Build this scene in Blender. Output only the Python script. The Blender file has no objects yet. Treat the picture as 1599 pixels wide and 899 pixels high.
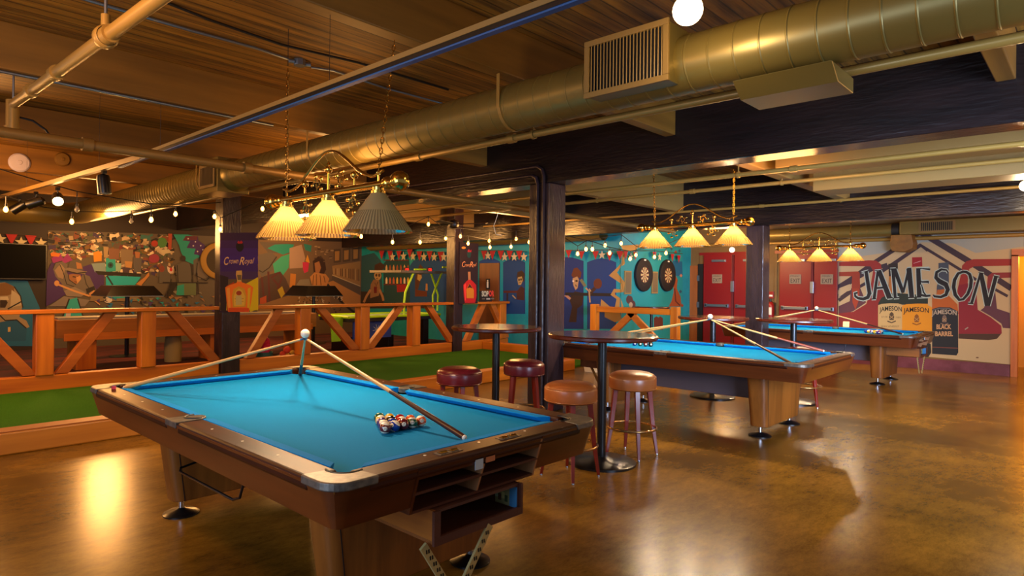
import bpy, bmesh, math, random
from mathutils import Vector, Matrix
S = bpy.context.scene
COL = S.collection
PI = math.pi
rnd = random.Random(7)

# ------------------------------------------------------------------ camera model
H = 1.51
F, PX, PY, ROLL, YAW = 998.4, 747.5, 441.88, .0114, .7725
_f = Vector((math.cos(YAW), math.sin(YAW), 0)); _r = Vector((math.sin(YAW), -math.cos(YAW), 0)); _u = Vector((0, 0, 1))
CR = _r*math.cos(ROLL)+_u*math.sin(ROLL); CU = _u*math.cos(ROLL)-_r*math.sin(ROLL); CF = _f
CAM = Vector((0, 0, H))
def on(x, y, ax, v):
    """point of the photograph seen at pixel x, y on the plane ax = v (used for flat wall paintings and far fittings)"""
    d = CF+(x-PX)/F*CR-(y-PY)/F*CU
    i = 'xyz'.index(ax)
    return CAM+d*((v-CAM[i])/d[i])

cd = bpy.data.cameras.new('camera'); cam = bpy.data.objects.new('camera', cd); COL.objects.link(cam)
cd.sensor_width = 36; cd.lens = F/1599*36; cd.shift_x = (799.5-PX)/1599; cd.shift_y = -(449.5-PY)/1599
cd.clip_start = .05
cam.matrix_world = Matrix(((CR.x, CU.x, -CF.x, 0), (CR.y, CU.y, -CF.y, 0), (CR.z, CU.z, -CF.z, H), (0, 0, 0, 1)))
S.camera = cam

# ------------------------------------------------------------------ materials
def lin(h):
    if isinstance(h, tuple): return h
    h = h.lstrip('#'); o = []
    for i in (0, 2, 4):
        c = int(h[i:i+2], 16)/255
        o.append(c/12.92 if c <= .04045 else ((c+.055)/1.055)**2.4)
    return tuple(o)
MC = {}
def M(name, col, rough=.5, metal=0., kind=None, col2=None, scale=6., stretch=(1, 1, 1), bump=0., spec=.5, emit=0., detail=4., coat=0., r2=None, bscale=None, lo=.35, hi=.65):
    """procedural principled material: kind None = plain, 'noise' = two colours mixed by (stretched) noise"""
    if name in MC: return MC[name]
    m = bpy.data.materials.new(name); m.use_nodes = True
    nt = m.node_tree; N = nt.nodes; L = nt.links; b = N['Principled BSDF']
    c = lin(col)+(1,)
    b.inputs['Base Color'].default_value = c; b.inputs['Roughness'].default_value = rough; b.inputs['Metallic'].default_value = metal
    b.inputs['Specular IOR Level'].default_value = spec
    if coat: b.inputs['Coat Weight'].default_value = coat; b.inputs['Coat Roughness'].default_value = .12
    if emit: b.inputs['Emission Color'].default_value = c; b.inputs['Emission Strength'].default_value = emit
    m.diffuse_color = c
    if kind or bump:
        tc = N.new('ShaderNodeTexCoord'); mp = N.new('ShaderNodeMapping'); mp.inputs['Scale'].default_value = stretch
        L.new(tc.outputs['Object'], mp.inputs['Vector'])
        nz = N.new('ShaderNodeTexNoise'); nz.inputs['Scale'].default_value = scale; nz.inputs['Detail'].default_value = detail; nz.inputs['Roughness'].default_value = .6
        L.new(mp.outputs['Vector'], nz.inputs['Vector'])
        if kind == 'noise':
            rp = N.new('ShaderNodeValToRGB'); e = rp.color_ramp.elements
            e[0].position = lo; e[1].position = hi; e[0].color = c; e[1].color = lin(col2)+(1,)
            L.new(nz.outputs['Fac'], rp.inputs['Fac']); L.new(rp.outputs['Color'], b.inputs['Base Color'])
        if r2 is not None:
            mr = N.new('ShaderNodeMapRange'); mr.inputs['From Min'].default_value = .3; mr.inputs['From Max'].default_value = .7
            mr.inputs['To Min'].default_value = rough; mr.inputs['To Max'].default_value = r2
            L.new(nz.outputs['Fac'], mr.inputs['Value']); L.new(mr.outputs['Result'], b.inputs['Roughness'])
        if bump:
            bm_ = N.new('ShaderNodeBump'); bm_.inputs['Strength'].default_value = bump; bm_.inputs['Distance'].default_value = .01
            src = nz
            if bscale:
                src = N.new('ShaderNodeTexNoise'); src.inputs['Scale'].default_value = bscale; src.inputs['Detail'].default_value = 3
                L.new(mp.outputs['Vector'], src.inputs['Vector'])
            L.new(src.outputs['Fac'], bm_.inputs['Height']); L.new(bm_.outputs['Normal'], b.inputs['Normal'])
    MC[name] = m
    return m
def W(name, c1, c2, axis='x', scale=5., rough=.4, bump=.12, coat=0., **k):
    st = {'x': (.12, 1.6, 1.6), 'y': (1.6, .12, 1.6), 'z': (1.6, 1.6, .12)}[axis]
    return M(name, c1, rough, kind='noise', col2=c2, scale=scale, stretch=st, bump=bump, coat=coat, detail=6, lo=.3, hi=.7, **k)
def flat(h, rough=.75):
    return M('paint_'+h.strip('#'), h, rough)

floor_m = M('stained_concrete', '#46300e', .22, spec=.2, kind='noise', col2='#aa7a24', scale=.75, bump=.012, detail=10, r2=.26, bscale=60, stretch=(1, .7, 1), lo=.3, hi=.7)
def floor_extra(m):
    nt = m.node_tree; N = nt.nodes; L = nt.links; b = N['Principled BSDF']
    src = b.inputs['Base Color'].links[0].from_socket
    tc = N.new('ShaderNodeTexCoord'); n2 = N.new('ShaderNodeTexNoise'); n2.inputs['Scale'].default_value = 4; n2.inputs['Detail'].default_value = 14; n2.inputs['Roughness'].default_value = .92
    mp2 = N.new('ShaderNodeMapping'); mp2.inputs['Rotation'].default_value = (0, 0, .8); mp2.inputs['Scale'].default_value = (.6, 1.6, 1)
    L.new(tc.outputs['Object'], mp2.inputs['Vector']); L.new(mp2.outputs['Vector'], n2.inputs['Vector'])
    rp = N.new('ShaderNodeValToRGB'); e = rp.color_ramp.elements; e[0].position = .38; e[1].position = .6; e[0].color = (.26, .25, .2, 1); e[1].color = (1, 1, 1, 1)
    L.new(n2.outputs['Fac'], rp.inputs['Fac'])
    mx = N.new('ShaderNodeMixRGB'); mx.blend_type = 'MULTIPLY'; mx.inputs['Fac'].default_value = .8
    L.new(src, mx.inputs['Color1']); L.new(rp.outputs['Color'], mx.inputs['Color2']); L.new(mx.outputs['Color'], b.inputs['Base Color'])
floor_extra(floor_m)
deck_m = W('ceiling_planks', '#40290a', '#a0701c', 'x', 9, .6, .5)
def deck_extra(m):
    nt = m.node_tree; N = nt.nodes; L = nt.links; b = N['Principled BSDF']
    src = b.inputs['Base Color'].links[0].from_socket
    tc = N.new('ShaderNodeTexCoord'); sp = N.new('ShaderNodeSeparateXYZ'); L.new(tc.outputs['Object'], sp.inputs['Vector'])
    ma = N.new('ShaderNodeMath'); ma.operation = 'MULTIPLY'; ma.inputs[1].default_value = 9.; L.new(sp.outputs['Y'], ma.inputs[0])
    fr = N.new('ShaderNodeMath'); fr.operation = 'FRACT'; L.new(ma.outputs[0], fr.inputs[0])
    gt = N.new('ShaderNodeMath'); gt.operation = 'GREATER_THAN'; gt.inputs[1].default_value = .1; L.new(fr.outputs[0], gt.inputs[0])
    mr = N.new('ShaderNodeMapRange'); mr.inputs['To Min'].default_value = .25; L.new(gt.outputs[0], mr.inputs['Value'])
    mx = N.new('ShaderNodeMixRGB'); mx.blend_type = 'MULTIPLY'; mx.inputs['Fac'].default_value = 1
    L.new(src, mx.inputs['Color1']); L.new(mr.outputs['Result'], mx.inputs['Color2']); L.new(mx.outputs['Color'], b.inputs['Base Color'])
deck_extra(deck_m)
joist_m = W('brown_joist', '#60400c', '#8c601c', 'x', 3, .5, .1)
joist2_m = W('cream_joist', '#7a5e2c', '#937238', 'x', 3, .5, .08)
beam_m = M('dark_painted_timber', '#0c090a', .25, kind='noise', col2='#1d1212', scale=5, stretch=(1, .25, 1.5), bump=.35, detail=7, bscale=24)
column_m = M('dark_painted_column', '#211619', .28, kind='noise', col2='#38282a', scale=5, stretch=(1.5, 1.5, .3), bump=.6, detail=7, bscale=26)
cream_m = M('cream_paint', '#7c602c', .5)
gold_m = M('gold_painted_metal', '#7c6a34', .36, metal=.45, bump=.03, scale=3)
pipe_m = M('gold_painted_pipe', '#957638', .36, metal=.25)
rawpipe_m = M('brown_painted_pipe', '#80602c', .38, metal=.25)
steel_m = M('galvanised_steel', '#8a97a6', .35, metal=.9)
black_m = M('black_metal', '#0b0b0d', .3)
blackm_m = M('black_matte', '#0d0c0b', .6)
brass_m = M('polished_brass', '#c9a24e', .16, metal=1.)
chrome_m = M('chrome', '#c8c8cc', .12, metal=1.)
alu_m = M('worn_aluminium', '#4e4843', .45, metal=.6, kind='noise', col2='#6c6458', scale=30)
pine_m = {a: W('pine_'+a, '#9a4a08', '#d27c16', a, 3.5, .42, .12) for a in 'xyz'}
pinefloor_m = W('old_pine', '#a05c10', '#c9822a', 'x', 3.0, .45, .2)
rail_m = W('rosewood', '#1c0903', '#421a07', 'y', 7, .42, .03, spec=.2)
railx_m = W('rosewood_x', '#1c0903', '#421a07', 'x', 7, .42, .03, spec=.2)
apron_m = W('walnut_apron', '#411b07', '#66300f', 'y', 5, .36, .04, coat=.1)
apronx_m = W('walnut_apron_x', '#3e1706', '#62290c', 'x', 5, .33, .06, coat=.2)
ped_m = W('walnut_upright', '#5e310c', '#94561c', 'z', 6, .38, .04)
under_m = M('mauve_undercarriage', '#4a3f44', .5)
shelfwood_m = W('raw_shelf_wood', '#3b180c', '#5a2a14', 'x', 6, .55, .05)
palewood_m = W('pale_wood', '#8d5a36', '#b07a4c', 'z', 6, .55, .05)
cloth_m = M('blue_cloth', '#006fa8', .95, kind='noise', col2='#0077b2', scale=260, spec=.1, bump=.05)
cushion_m = M('blue_cushion', '#0070ba', .9, kind='noise', col2='#0078c2', scale=260, spec=.1)
leather_m = M('black_leather', '#080808', .5)
turf_m = M('green_turf', '#1e4a12', .95, kind='noise', col2='#478024', scale=220, bump=.8, spec=.1, lo=.3, hi=.7)
tan_m = M('tan_vinyl', '#8a4c1e', .3, kind='noise', col2='#96552a', scale=5)
maroon_m = M('maroon_vinyl', '#4a0e17', .28, kind='noise', col2='#581520', scale=5)
stoolleg_m = W('cherry_leg', '#5e1408', '#7c200f', 'z', 6, .25, .03, coat=.4)
tabletop_m = W('dark_table_top', '#241208', '#3a2010', 'x', 5, .14, .03, coat=.4)
tableedge_m = W('mahogany_edge', '#3a140c', '#5a2415', 'x', 5, .25, .03)
cuewood_m = M('maple_cue', '#c99a5c', .35)
butt_m = M('brown_butt', '#3a1408', .3)
white_m = M('ivory', '#e8dfc8', .25)
teal_m = M('teal_paint', '#047c8a', .6, kind='noise', col2='#088e98', scale=3)
tanwall_m = M('ochre_wall', '#6a5128', .7, kind='noise', col2='#745a2e', scale=3)
darkwall_m = M('dark_brown_wall', '#1d1210', .7)
reddoor_m = M('red_door', '#7a0a12', .4)
carpet_m = M('dark_carpet', '#1c0c1a', .95, kind='noise', col2='#5c1a18', scale=1.2, stretch=(.5, 2, 1))
redbase_m = M('maroon_baseboard', '#571d24', .5, kind='noise', col2='#6d3340', scale=4)
yellow_m = M('yellow_wall', '#d08a12', .6)
glow_m = {}
def glow(name, col, e):
    if name in MC: return MC[name]
    m = bpy.data.materials.new(name); m.use_nodes = True; N = m.node_tree.nodes; L = m.node_tree.links
    N.remove(N['Principled BSDF']); em = N.new('ShaderNodeEmission'); em.inputs['Color'].default_value = lin(col)+(1,); em.inputs['Strength'].default_value = e
    L.new(em.outputs[0], N['Material Output'].inputs['Surface']); MC[name] = m
    return m
bulb_m = glow('lit_bulb', '#ffa040', 16.)
globe_m = glow('lit_globe', '#ffdcae', 7.)
spotglow_m = glow('lit_spot', '#ffcf80', 40.)
lampbulb_m = glow('lamp_bulb', '#ffd08a', 18.)
def shade_glass(name, tint, trans):
    m = bpy.data.materials.new(name); m.use_nodes = True; N = m.node_tree.nodes; L = m.node_tree.links
    N.remove(N['Principled BSDF'])
    t = N.new('ShaderNodeBsdfTranslucent'); t.inputs['Color'].default_value = lin(tint)+(1,)
    d = N.new('ShaderNodeBsdfDiffuse'); d.inputs['Color'].default_value = lin(tint)+(1,)
    g = N.new('ShaderNodeBsdfGlossy'); g.inputs['Roughness'].default_value = .12
    m1 = N.new('ShaderNodeMixShader'); m1.inputs['Fac'].default_value = trans; L.new(d.outputs[0], m1.inputs[1]); L.new(t.outputs[0], m1.inputs[2])
    fr = N.new('ShaderNodeFresnel'); fr.inputs['IOR'].default_value = 1.5
    m2 = N.new('ShaderNodeMixShader'); L.new(fr.outputs[0], m2.inputs['Fac']); L.new(m1.outputs[0], m2.inputs[1]); L.new(g.outputs[0], m2.inputs[2])
    L.new(m2.outputs[0], N['Material Output'].inputs['Surface']); MC[name] = m
    return m
shade_m = shade_glass('ribbed_glass', '#56401f', .6)
shade_rib_m = shade_glass('ribbed_glass_groove', '#3a270f', .6)
dimshade_rib_m = shade_glass('unlit_ribbed_glass_groove', '#7d7050', .45)
dimshade_m = shade_glass('unlit_ribbed_glass', '#a8966a', .45)  # same glass as the lit shades, tinted paler to paint in its reflected daylight
clearglass_m = shade_glass('bulb_glass', '#d8d0c0', .6)

# ------------------------------------------------------------------ mesh builder
class MB:
    def __init__(s): s.v = []; s.f = []; s.mi = []; s.sm = []; s.mats = []
    def m(s, mat):
        if mat not in s.mats: s.mats.append(mat)
        return s.mats.index(mat)
    def add(s, vs, fs, mat, smooth=False):
        o = len(s.v); k = s.m(mat)
        s.v += [tuple(x) for x in vs]
        for f in fs: s.f.append(tuple(i+o for i in f)); s.mi.append(k); s.sm.append(smooth)
        return s
    def box(s, c, d, mat, rot=None):
        x, y, z = d[0]/2, d[1]/2, d[2]/2
        vs = [Vector(p) for p in ((-x, -y, -z), (x, -y, -z), (x, y, -z), (-x, y, -z), (-x, -y, z), (x, -y, z), (x, y, z), (-x, y, z))]
        if rot is not None: vs = [rot @ p for p in vs]
        vs = [p+Vector(c) for p in vs]
        return s.add(vs, [(3, 2, 1, 0), (4, 5, 6, 7), (0, 1, 5, 4), (1, 2, 6, 5), (2, 3, 7, 6), (3, 0, 4, 7)], mat)
    def span(s, a, b, mat):
        return s.box([(a[i]+b[i])/2 for i in range(3)], [abs(b[i]-a[i]) for i in range(3)], mat)
    def bar(s, p, q, w, h, mat, up=(0, 0, 1)):
        """square bar from p to q"""
        p, q = Vector(p), Vector(q); d = (q-p); l = d.length; d.normalize(); u = Vector(up)
        sd = d.cross(u)
        if sd.length < 1e-4: sd = d.cross(Vector((0, 1, 0)))
        sd.normalize(); u = sd.cross(d).normalized()
        R = Matrix((d, sd, u)).transposed()
        return s.box((p+q)/2, (l, w, h), mat, R)
    def prism(s, poly, z0, z1, mat, ax='z', top=None, smooth=False):
        """polygon extruded; ax names the axis of extrusion; top = optional second outline"""
        def P(a, b, c): return {'z': (a, b, c), 'y': (a, c, b), 'x': (c, a, b)}[ax]
        n = len(poly); t = top or poly
        vs = [P(a, b, z0) for a, b in poly]+[P(a, b, z1) for a, b in t]
        fs = [tuple(range(n))[::-1], tuple(range(n, 2*n))]
        s.add(vs, fs, mat)
        o = len(s.v)-2*n
        for i in range(n):
            j = (i+1) % n
            s.f.append((o+i, o+j, o+n+j, o+n+i)); s.mi.append(s.m(mat)); s.sm.append(smooth)
        return s
    def lathe(s, prof, mat, c=(0, 0, 0), n=24, ax=(0, 0, 1), rib=0., smooth=True, capped=False):
        """prof: (radius, height) pairs spun about ax through c"""
        a = Vector(ax).normalized(); t = Vector((1, 0, 0)) if abs(a.x) < .9 else Vector((0, 1, 0))
        e1 = a.cross(t).normalized(); e2 = a.cross(e1); c = Vector(c); vs = []
        for r, h in prof:
            for i in range(n):
                th = 2*PI*i/n; rr = r*(1+(rib if i % 2 else 0))
                vs.append(c+a*h+e1*(rr*math.cos(th))+e2*(rr*math.sin(th)))
        fs = []
        for k in range(len(prof)-1):
            for i in range(n):
                j = (i+1) % n
                fs.append((k*n+i, k*n+j, (k+1)*n+j, (k+1)*n+i))
        if capped: fs += [tuple(range(n))[::-1], tuple(range((len(prof)-1)*n, len(prof)*n))]
        return s.add(vs, fs, mat, smooth)
    def cyl(s, p, q, r, mat, r2=None, n=16):
        p, q = Vector(p), Vector(q); l = (q-p).length
        return s.lathe([(r, 0), (r if r2 is None else r2, l)], mat, p, n, q-p, capped=True)
    def ball(s, c, r, mat, n=16, sc=(1, 1, 1)):
        k = max(6, n//2)
        o = len(s.v)
        s.lathe([(max(r*math.sin(PI*i/k), r*.002), -r*math.cos(PI*i/k)) for i in range(k+1)], mat, (0, 0, 0), n)
        for i in range(o, len(s.v)):
            x, y, z = s.v[i]; s.v[i] = (c[0]+x*sc[0], c[1]+y*sc[1], c[2]+z*sc[2])
        return s
    def tube(s, pts, r, mat, n=8, closed=False):
        pts = [Vector(p) for p in pts]; m = len(pts); vs = []; prev = None
        for i, p in enumerate(pts):
            a = pts[i-1] if (i or closed) else p; b = pts[(i+1) % m] if (i < m-1 or closed) else p
            d = (b-a).normalized()
            if prev is None:
                t = Vector((0, 0, 1)) if abs(d.z) < .9 else Vector((1, 0, 0)); u = d.cross(t).normalized()
            else:
                u = (prev-d*prev.dot(d)).normalized()
            prev = u; w = d.cross(u); rr = r[i] if isinstance(r, (list, tuple)) else r
            vs += [p+u*(rr*math.cos(2*PI*k/n))+w*(rr*math.sin(2*PI*k/n)) for k in range(n)]
        fs = []
        for i in range(m if closed else m-1):
            i2 = (i+1) % m
            for k in range(n):
                l = (k+1) % n; fs.append((i*n+k, i*n+l, i2*n+l, i2*n+k))
        if not closed: fs += [tuple(range(n))[::-1], tuple(range((m-1)*n, m*n))]
        return s.add(vs, fs, mat, True)
    def build(s, name, parent=None, bevel=0, loc=None, seg=2):
        me = bpy.data.meshes.new(name); me.from_pydata(s.v, [], s.f)
        for m in s.mats: me.materials.append(m)
        for p, k, sm in zip(me.polygons, s.mi, s.sm): p.material_index = k; p.use_smooth = sm
        bm = bmesh.new(); bm.from_mesh(me); bmesh.ops.recalc_face_normals(bm, faces=bm.faces); bm.to_mesh(me); bm.free()
        if any(s.sm): me.set_sharp_from_angle(angle=math.radians(40))
        o = bpy.data.objects.new(name, me); COL.objects.link(o)
        if parent: o.parent = parent
        if loc: o.location = loc
        if bevel:
            b = o.modifiers.new('bevel', 'BEVEL'); b.width = bevel; b.segments = seg; b.limit_method = 'ANGLE'; b.angle_limit = math.radians(40)
        return o
def tag(o, label, cat, group=None, kind=None):
    o['label'] = label; o['category'] = cat
    if group: o['group'] = group
    if kind: o['kind'] = kind
    return o
def thing(name, label, cat, loc=(0, 0, 0), rz=0, group=None, kind=None):
    o = bpy.data.objects.new(name, None); COL.objects.link(o); o.location = loc; o.rotation_euler = (0, 0, rz); o.empty_display_size = .1
    return tag(o, label, cat, group, kind)
def dup(root, label, loc, rz=None, group=None):
    """copy of a thing with its parts and their sub-parts"""
    r = root.copy(); COL.objects.link(r); r.location = loc
    if rz is not None: r.rotation_euler = (0, 0, rz)
    r['label'] = label
    if group: r['group'] = group
    for ch in list(root.children):
        c = ch.copy(); COL.objects.link(c); c.parent = r
        for g in ch.children:
            d = g.copy(); COL.objects.link(d); d.parent = c
    return r
def lamp(kind, loc, power, col, size=.05, **k):
    l = bpy.data.lights.new('light', kind); l.energy = power; l.color = lin(col)
    if kind in ('POINT', 'SPOT'): l.shadow_soft_size = size
    o = bpy.data.objects.new('light', l); COL.objects.link(o); o.location = loc
    for a, b in k.items(): setattr(l, a, b)
    return o
def text_poly(body, shear=0., bold=0.):
    """outline of a line of lettering as (verts2d, faces), height about 1, origin at left of the baseline"""
    c = bpy.data.curves.new('lettering', 'FONT'); c.body = body; c.shear = shear; c.offset = bold; c.fill_mode = 'FRONT'; c.resolution_u = 3
    o = bpy.data.objects.new('lettering', c); COL.objects.link(o)
    bpy.context.view_layer.update()
    me = bpy.data.meshes.new_from_object(o.evaluated_get(bpy.context.evaluated_depsgraph_get()))
    vs = [(v.co.x, v.co.y) for v in me.vertices]; fs = [tuple(p.vertices) for p in me.polygons]
    bpy.data.objects.remove(o); bpy.data.curves.remove(c); bpy.data.meshes.remove(me)
    return vs, fs

class Paint:
    """flat painting on a wall plane: layered outlines given in the photograph's pixels, all lying on the wall"""
    def __init__(s, ax, v, toward): s.ax, s.v, s.t = ax, v, toward; s.mb = MB(); s.k = 0
    def pt(s, x, y): return on(x, y, s.ax, s.v+s.t*.00004*s.k)
    def poly(s, pts, h, crop=(0, 0, 1), rough=.75):
        s.k += 1; ox, oy, sc = crop
        vs = [s.pt(ox+x/sc, oy+y/sc) for x, y in pts]
        s.mb.add(vs, [tuple(range(len(vs)))], h if not isinstance(h, str) else flat(h, rough)); return s
    def stroke(s, pts, w, h, crop=(0, 0, 1), closed=False):
        n = len(pts); L = []; R = []
        for i, (x, y) in enumerate(pts):
            a = pts[i-1] if (i or closed) else pts[i]; b = pts[(i+1) % n] if (i < n-1 or closed) else pts[i]
            dx, dy = b[0]-a[0], b[1]-a[1]; l = math.hypot(dx, dy) or 1
            ww = (w[i] if isinstance(w, (list, tuple)) else w)/2
            L.append((x-dy/l*ww, y+dx/l*ww)); R.append((x+dy/l*ww, y-dx/l*ww))
        s.k += 1; ox, oy, sc = crop
        vs = [s.pt(ox+x/sc, oy+y/sc) for x, y in L+R]
        fs = [(i, (i+1) % n, n+(i+1) % n, n+i) for i in range(n if closed else n-1)]
        s.mb.add(vs, fs, flat(h) if isinstance(h, str) else h); return s
    def ell(s, cx, cy, rx, ry, h, crop=(0, 0, 1), n=20, a0=0, a1=2*PI):
        return s.poly([(cx+rx*math.cos(a0+(a1-a0)*i/n), cy+ry*math.sin(a0+(a1-a0)*i/n)) for i in range(n)], h, crop)
    def text(s, body, x, y, h, col, crop=(0, 0, 1), width=None, shear=0., arc=0., slope=0., bold=0.):
        """lettering with baseline start x, y and cap height h (photo pixels of the crop)"""
        vs, fs = text_poly(body, shear, bold)
        if not vs: return s
        mx = max(v[0] for v in vs); capH = .7; k = h/capH; kx = (width/mx) if width else k
        s.k += 1; ox, oy, sc = crop; P = []
        for a, b in vs:
            xx = a*kx; u = (xx/(mx*kx))*2-1
            P.append(s.pt(ox+(x+xx)/sc, oy+(y-b*k+slope*xx+arc*(u*u-1))/sc))
        s.mb.add(P, fs, flat(col)); return s
    def build(s, name, parent=None): return s.mb.build(name, parent)

# ================================================================== THE SETTING
def struct(name, mb, label, cat, bevel=0, parent=None):
    o = mb.build(name, parent, bevel)
    if parent is None: tag(o, label, cat, kind='structure')
    return o
XT, YD, XR, YB, ZC = 11.34, 7.0, 14.4, 16.0, 3.35
struct('floor', MB().span((-2, -2, -.2), (18, 16.3, 0), floor_m), 'stained brown polished concrete floor of the hall', 'floor')
struct('ceiling', MB().span((-2, -2, ZC), (18, 16.3, ZC+.1), deck_m), 'brown plank ceiling between the joists', 'ceiling')
struct('floor_carpet', MB().span((-2, 10.16, 0), (XT-.02, YB, .012), carpet_m), 'dark red and blue carpet beyond the timber fence', 'carpet')
struct('wall_back', MB().span((-2, YB, 0), (XT+.2, YB+.15, ZC), darkwall_m), 'dark back wall carrying the painted panels and the television', 'wall')
struct('wall_middle', MB().span((XT, YD, 0), (XT+.15, YB, ZC), teal_m), 'teal painted wall with the restroom door', 'wall')
struct('wall_side', MB().span((XT+.15, YD, 0), (XR+.15, YD+.15, ZC), teal_m), 'teal wall carrying the two dartboards', 'wall')
w = MB(); w.span((XR, 1.1, 0), (XR+.15, YD, ZC), tanwall_m); w.span((XR, -2, 2.1), (XR+.15, 1.1, ZC), tanwall_m); w.span((XR, -2, 0), (XR+.15, -.1, 2.1), tanwall_m)
struct('wall_right', w, 'ochre right wall with red exit doors and the whiskey mural', 'wall')
struct('wall_passage', MB().span((16.2, -2, 0), (16.35, 3, ZC), yellow_m), 'yellow wall of the passage behind the right doorway', 'wall')
t = MB(); t.span((XR-.06, 1.03, 0), (XR+.15, 1.12, 2.1), pine_m['z']); t.span((XR-.06, -.1, 2.08), (XR+.2, 1.12, 2.2), pine_m['y'])
struct('trim_1', t, 'brown timber frame of the doorway at the right edge', 'door frame')
b = MB(); b.span((XR-.05, 1.13, 0), (XR, 3.82, .2), redbase_m)
struct('baseboard_right', b, 'worn maroon baseboard under the whiskey mural', 'baseboard')

# beams, joists, columns
def beam(a, b, m, label, name='ceiling_beam', bevel=.008): struct(name, MB().span(a, b, m), label, 'beam', bevel)
beam((5.93, -2, 2.70), (6.25, 15.95, ZC), beam_m, 'deep black timber beam carried by the nearest column')
beam((10.6, -2, 2.50), (10.9, 15.95, ZC), beam_m, 'deep black timber beam carried by the blue-lit far column')
for y, l in ((.45, 'brown ceiling joist nearest the camera'), (3.06, 'brown ceiling joist above the first strap of the big duct'), (5.65, 'brown ceiling joist above the sprinkler pipe crossing the duct'),
             (8.25, 'brown ceiling joist just beyond the sprinkler cross pipe'), (10.85, 'brown ceiling joist above the timber fence'), (13.45, 'brown ceiling joist beyond the timber fence')):
    beam((-2, y, 3.009), (5.93, y+.115, ZC), joist_m, l, 'ceiling_joist')
for y, l in ((.1, 'far bay joist at the right edge'), (2.68, 'far bay joist meeting the second beam above the third table'), (5.3, 'far bay joist just behind the blue-lit column'), (7.9, 'far bay joist above the return of the fence'), (10.5, 'far bay joist above the second whiskey banner'), (13.1, 'far bay joist over the air hockey table')):
    beam((6.25, y, 2.8), (10.6, y+.14, ZC), joist2_m, l, 'ceiling_joist')
beam((7.2, -2, 2.79), (7.8, 2.55, 3.2), cream_m, 'upper cream boxed soffit beyond the first beam', 'ceiling_soffit')
beam((8.3, -2, 2.66), (8.8, 2.5, 2.94), cream_m, 'lower cream boxed soffit beyond the first beam', 'ceiling_soffit')
def column(x0, x1, y0, y1, label, z1=ZC):
    struct('timber_column', MB().span((x0, y0, 0), (x1, y1, z1), column_m), label, 'column', .012)
column(5.93, 6.25, 4.64, 4.945, 'black timber column with conduits beside the nearest bar tables', 2.70)
column(10.6, 10.88, 3.92, 4.2, 'black timber column catching blue light in front of the red doors', 2.5)
column(4.42, 4.72, 9.9755, 10.27, 'black timber column behind the purple whiskey banner', ZC)
column(9.5, 9.76, 9.99, 10.25, 'black timber column at the fence behind the maroon stools', ZC)

# red exit doors with panic bars, brown door, restroom door
def door(name, y0, y1, z1, m, label, fr=None, bar=True, sign=None, closer=True):
    r = thing(name, label, 'door', (XR, (y0+y1)/2, 0), kind='structure')
    w_ = abs(y1-y0)
    MB().span((-.05, -w_/2, .01), (0, w_/2, z1), m).build('door_leaf', r, .004)
    if bar:
        q = MB(); q.span((-.11, -w_/2+.06, 1.03), (-.07, w_/2-.06, 1.09), steel_m); q.span((-.11, -w_/2+.05, 1.02), (-.045, -w_/2+.1, 1.1), steel_m); q.span((-.11, w_/2-.1, 1.02), (-.045, w_/2-.05, 1.1), steel_m)
        q.build('panic_bar', r, .006)
    if closer: MB().span((-.1, -.2, z1-.16), (-.05, .12, z1-.11), steel_m).build('door_closer', r, .004)
    return r
d1a = door('door_1', 6.0, 6.66, 2.22, reddoor_m, 'left leaf of the red exit doors seen left of the blue-lit column')
d1b = door('door_2', 5.28, 5.94, 2.22, reddoor_m, 'right leaf of the red exit doors, half hidden by the blue-lit column')
d2a = door('door_3', 4.33, 4.96, 2.2, reddoor_m, 'left leaf of the red exit doors beside the whiskey mural')
d2b = door('door_4', 3.84, 4.28, 2.2, reddoor_m, 'right leaf of the red exit doors touching the whiskey mural')
t = MB()
for y0, y1 in ((5.22, 6.72), (3.83, 5.02)):
    t.span((XR-.03, y1, 0), (XR, y1+.05, 2.28), tanwall_m); t.span((XR-.04, y0, 2.22), (XR, y1+.05, 2.28), reddoor_m)
struct('trim_2', t, 'frames of the red exit doors', 'door frame')
for y in (5.97, 4.305):
    m_ = MB(); m_.span((XR-.07, y-.02, .01), (XR, y+.02, 2.21), flat('5a1218')); m_.span((XR-.1, y-.035, 1.38), (XR-.06, y+.035, 1.62), steel_m)
    struct('trim_3', m_, 'post between the red door leaves left of the blue-lit column' if y > 5 else 'post between the red door leaves beside the whiskey mural', 'door post', .004)
br = thing('door_5', 'brown wooden door standing ajar beside the dartboards', 'door', (XR, 6.98, 0), kind='structure')
MB().span((-.05, -.17, .01), (0, .015, 1.98), W('brown_door', '#8a4a1a', '#a8622a', 'z', 5, .35, .05)).build('door_leaf', br)
h_ = MB(); h_.span((-.07, -.17, 1.62), (-.045, -.22, 1.75), steel_m); h_.build('hinge', br); h_ = MB(); h_.span((-.07, -.17, 1.0), (-.045, -.22, 1.13), steel_m); h_.build('hinge', br)
MB().span((-.04, -.3, 0), (0, -.175, 2.02), blackm_m).build('door_frame', br)
rp = thing('door_6', 'brown restroom door with a black figure sign in the teal wall', 'door', (XT, 10.67, 0), kind='structure')
MB().span((-.04, -.33, .01), (0, .32, 2.0), W('rest_door', '#5a2f14', '#72401c', 'z', 5, .4, .05)).build('door_leaf', rp, .004)
q = MB(); q.span((-.055, .02-.06, 1.36), (-.041, .02+.06, 1.62), blackm_m)
q.ball((-.06, .02, 1.57), .022, white_m, 10, (.3, 1, 1)); q.span((-.062, -.005, 1.4), (-.056, .045, 1.545), white_m); q.build('figure_sign', rp)

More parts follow.
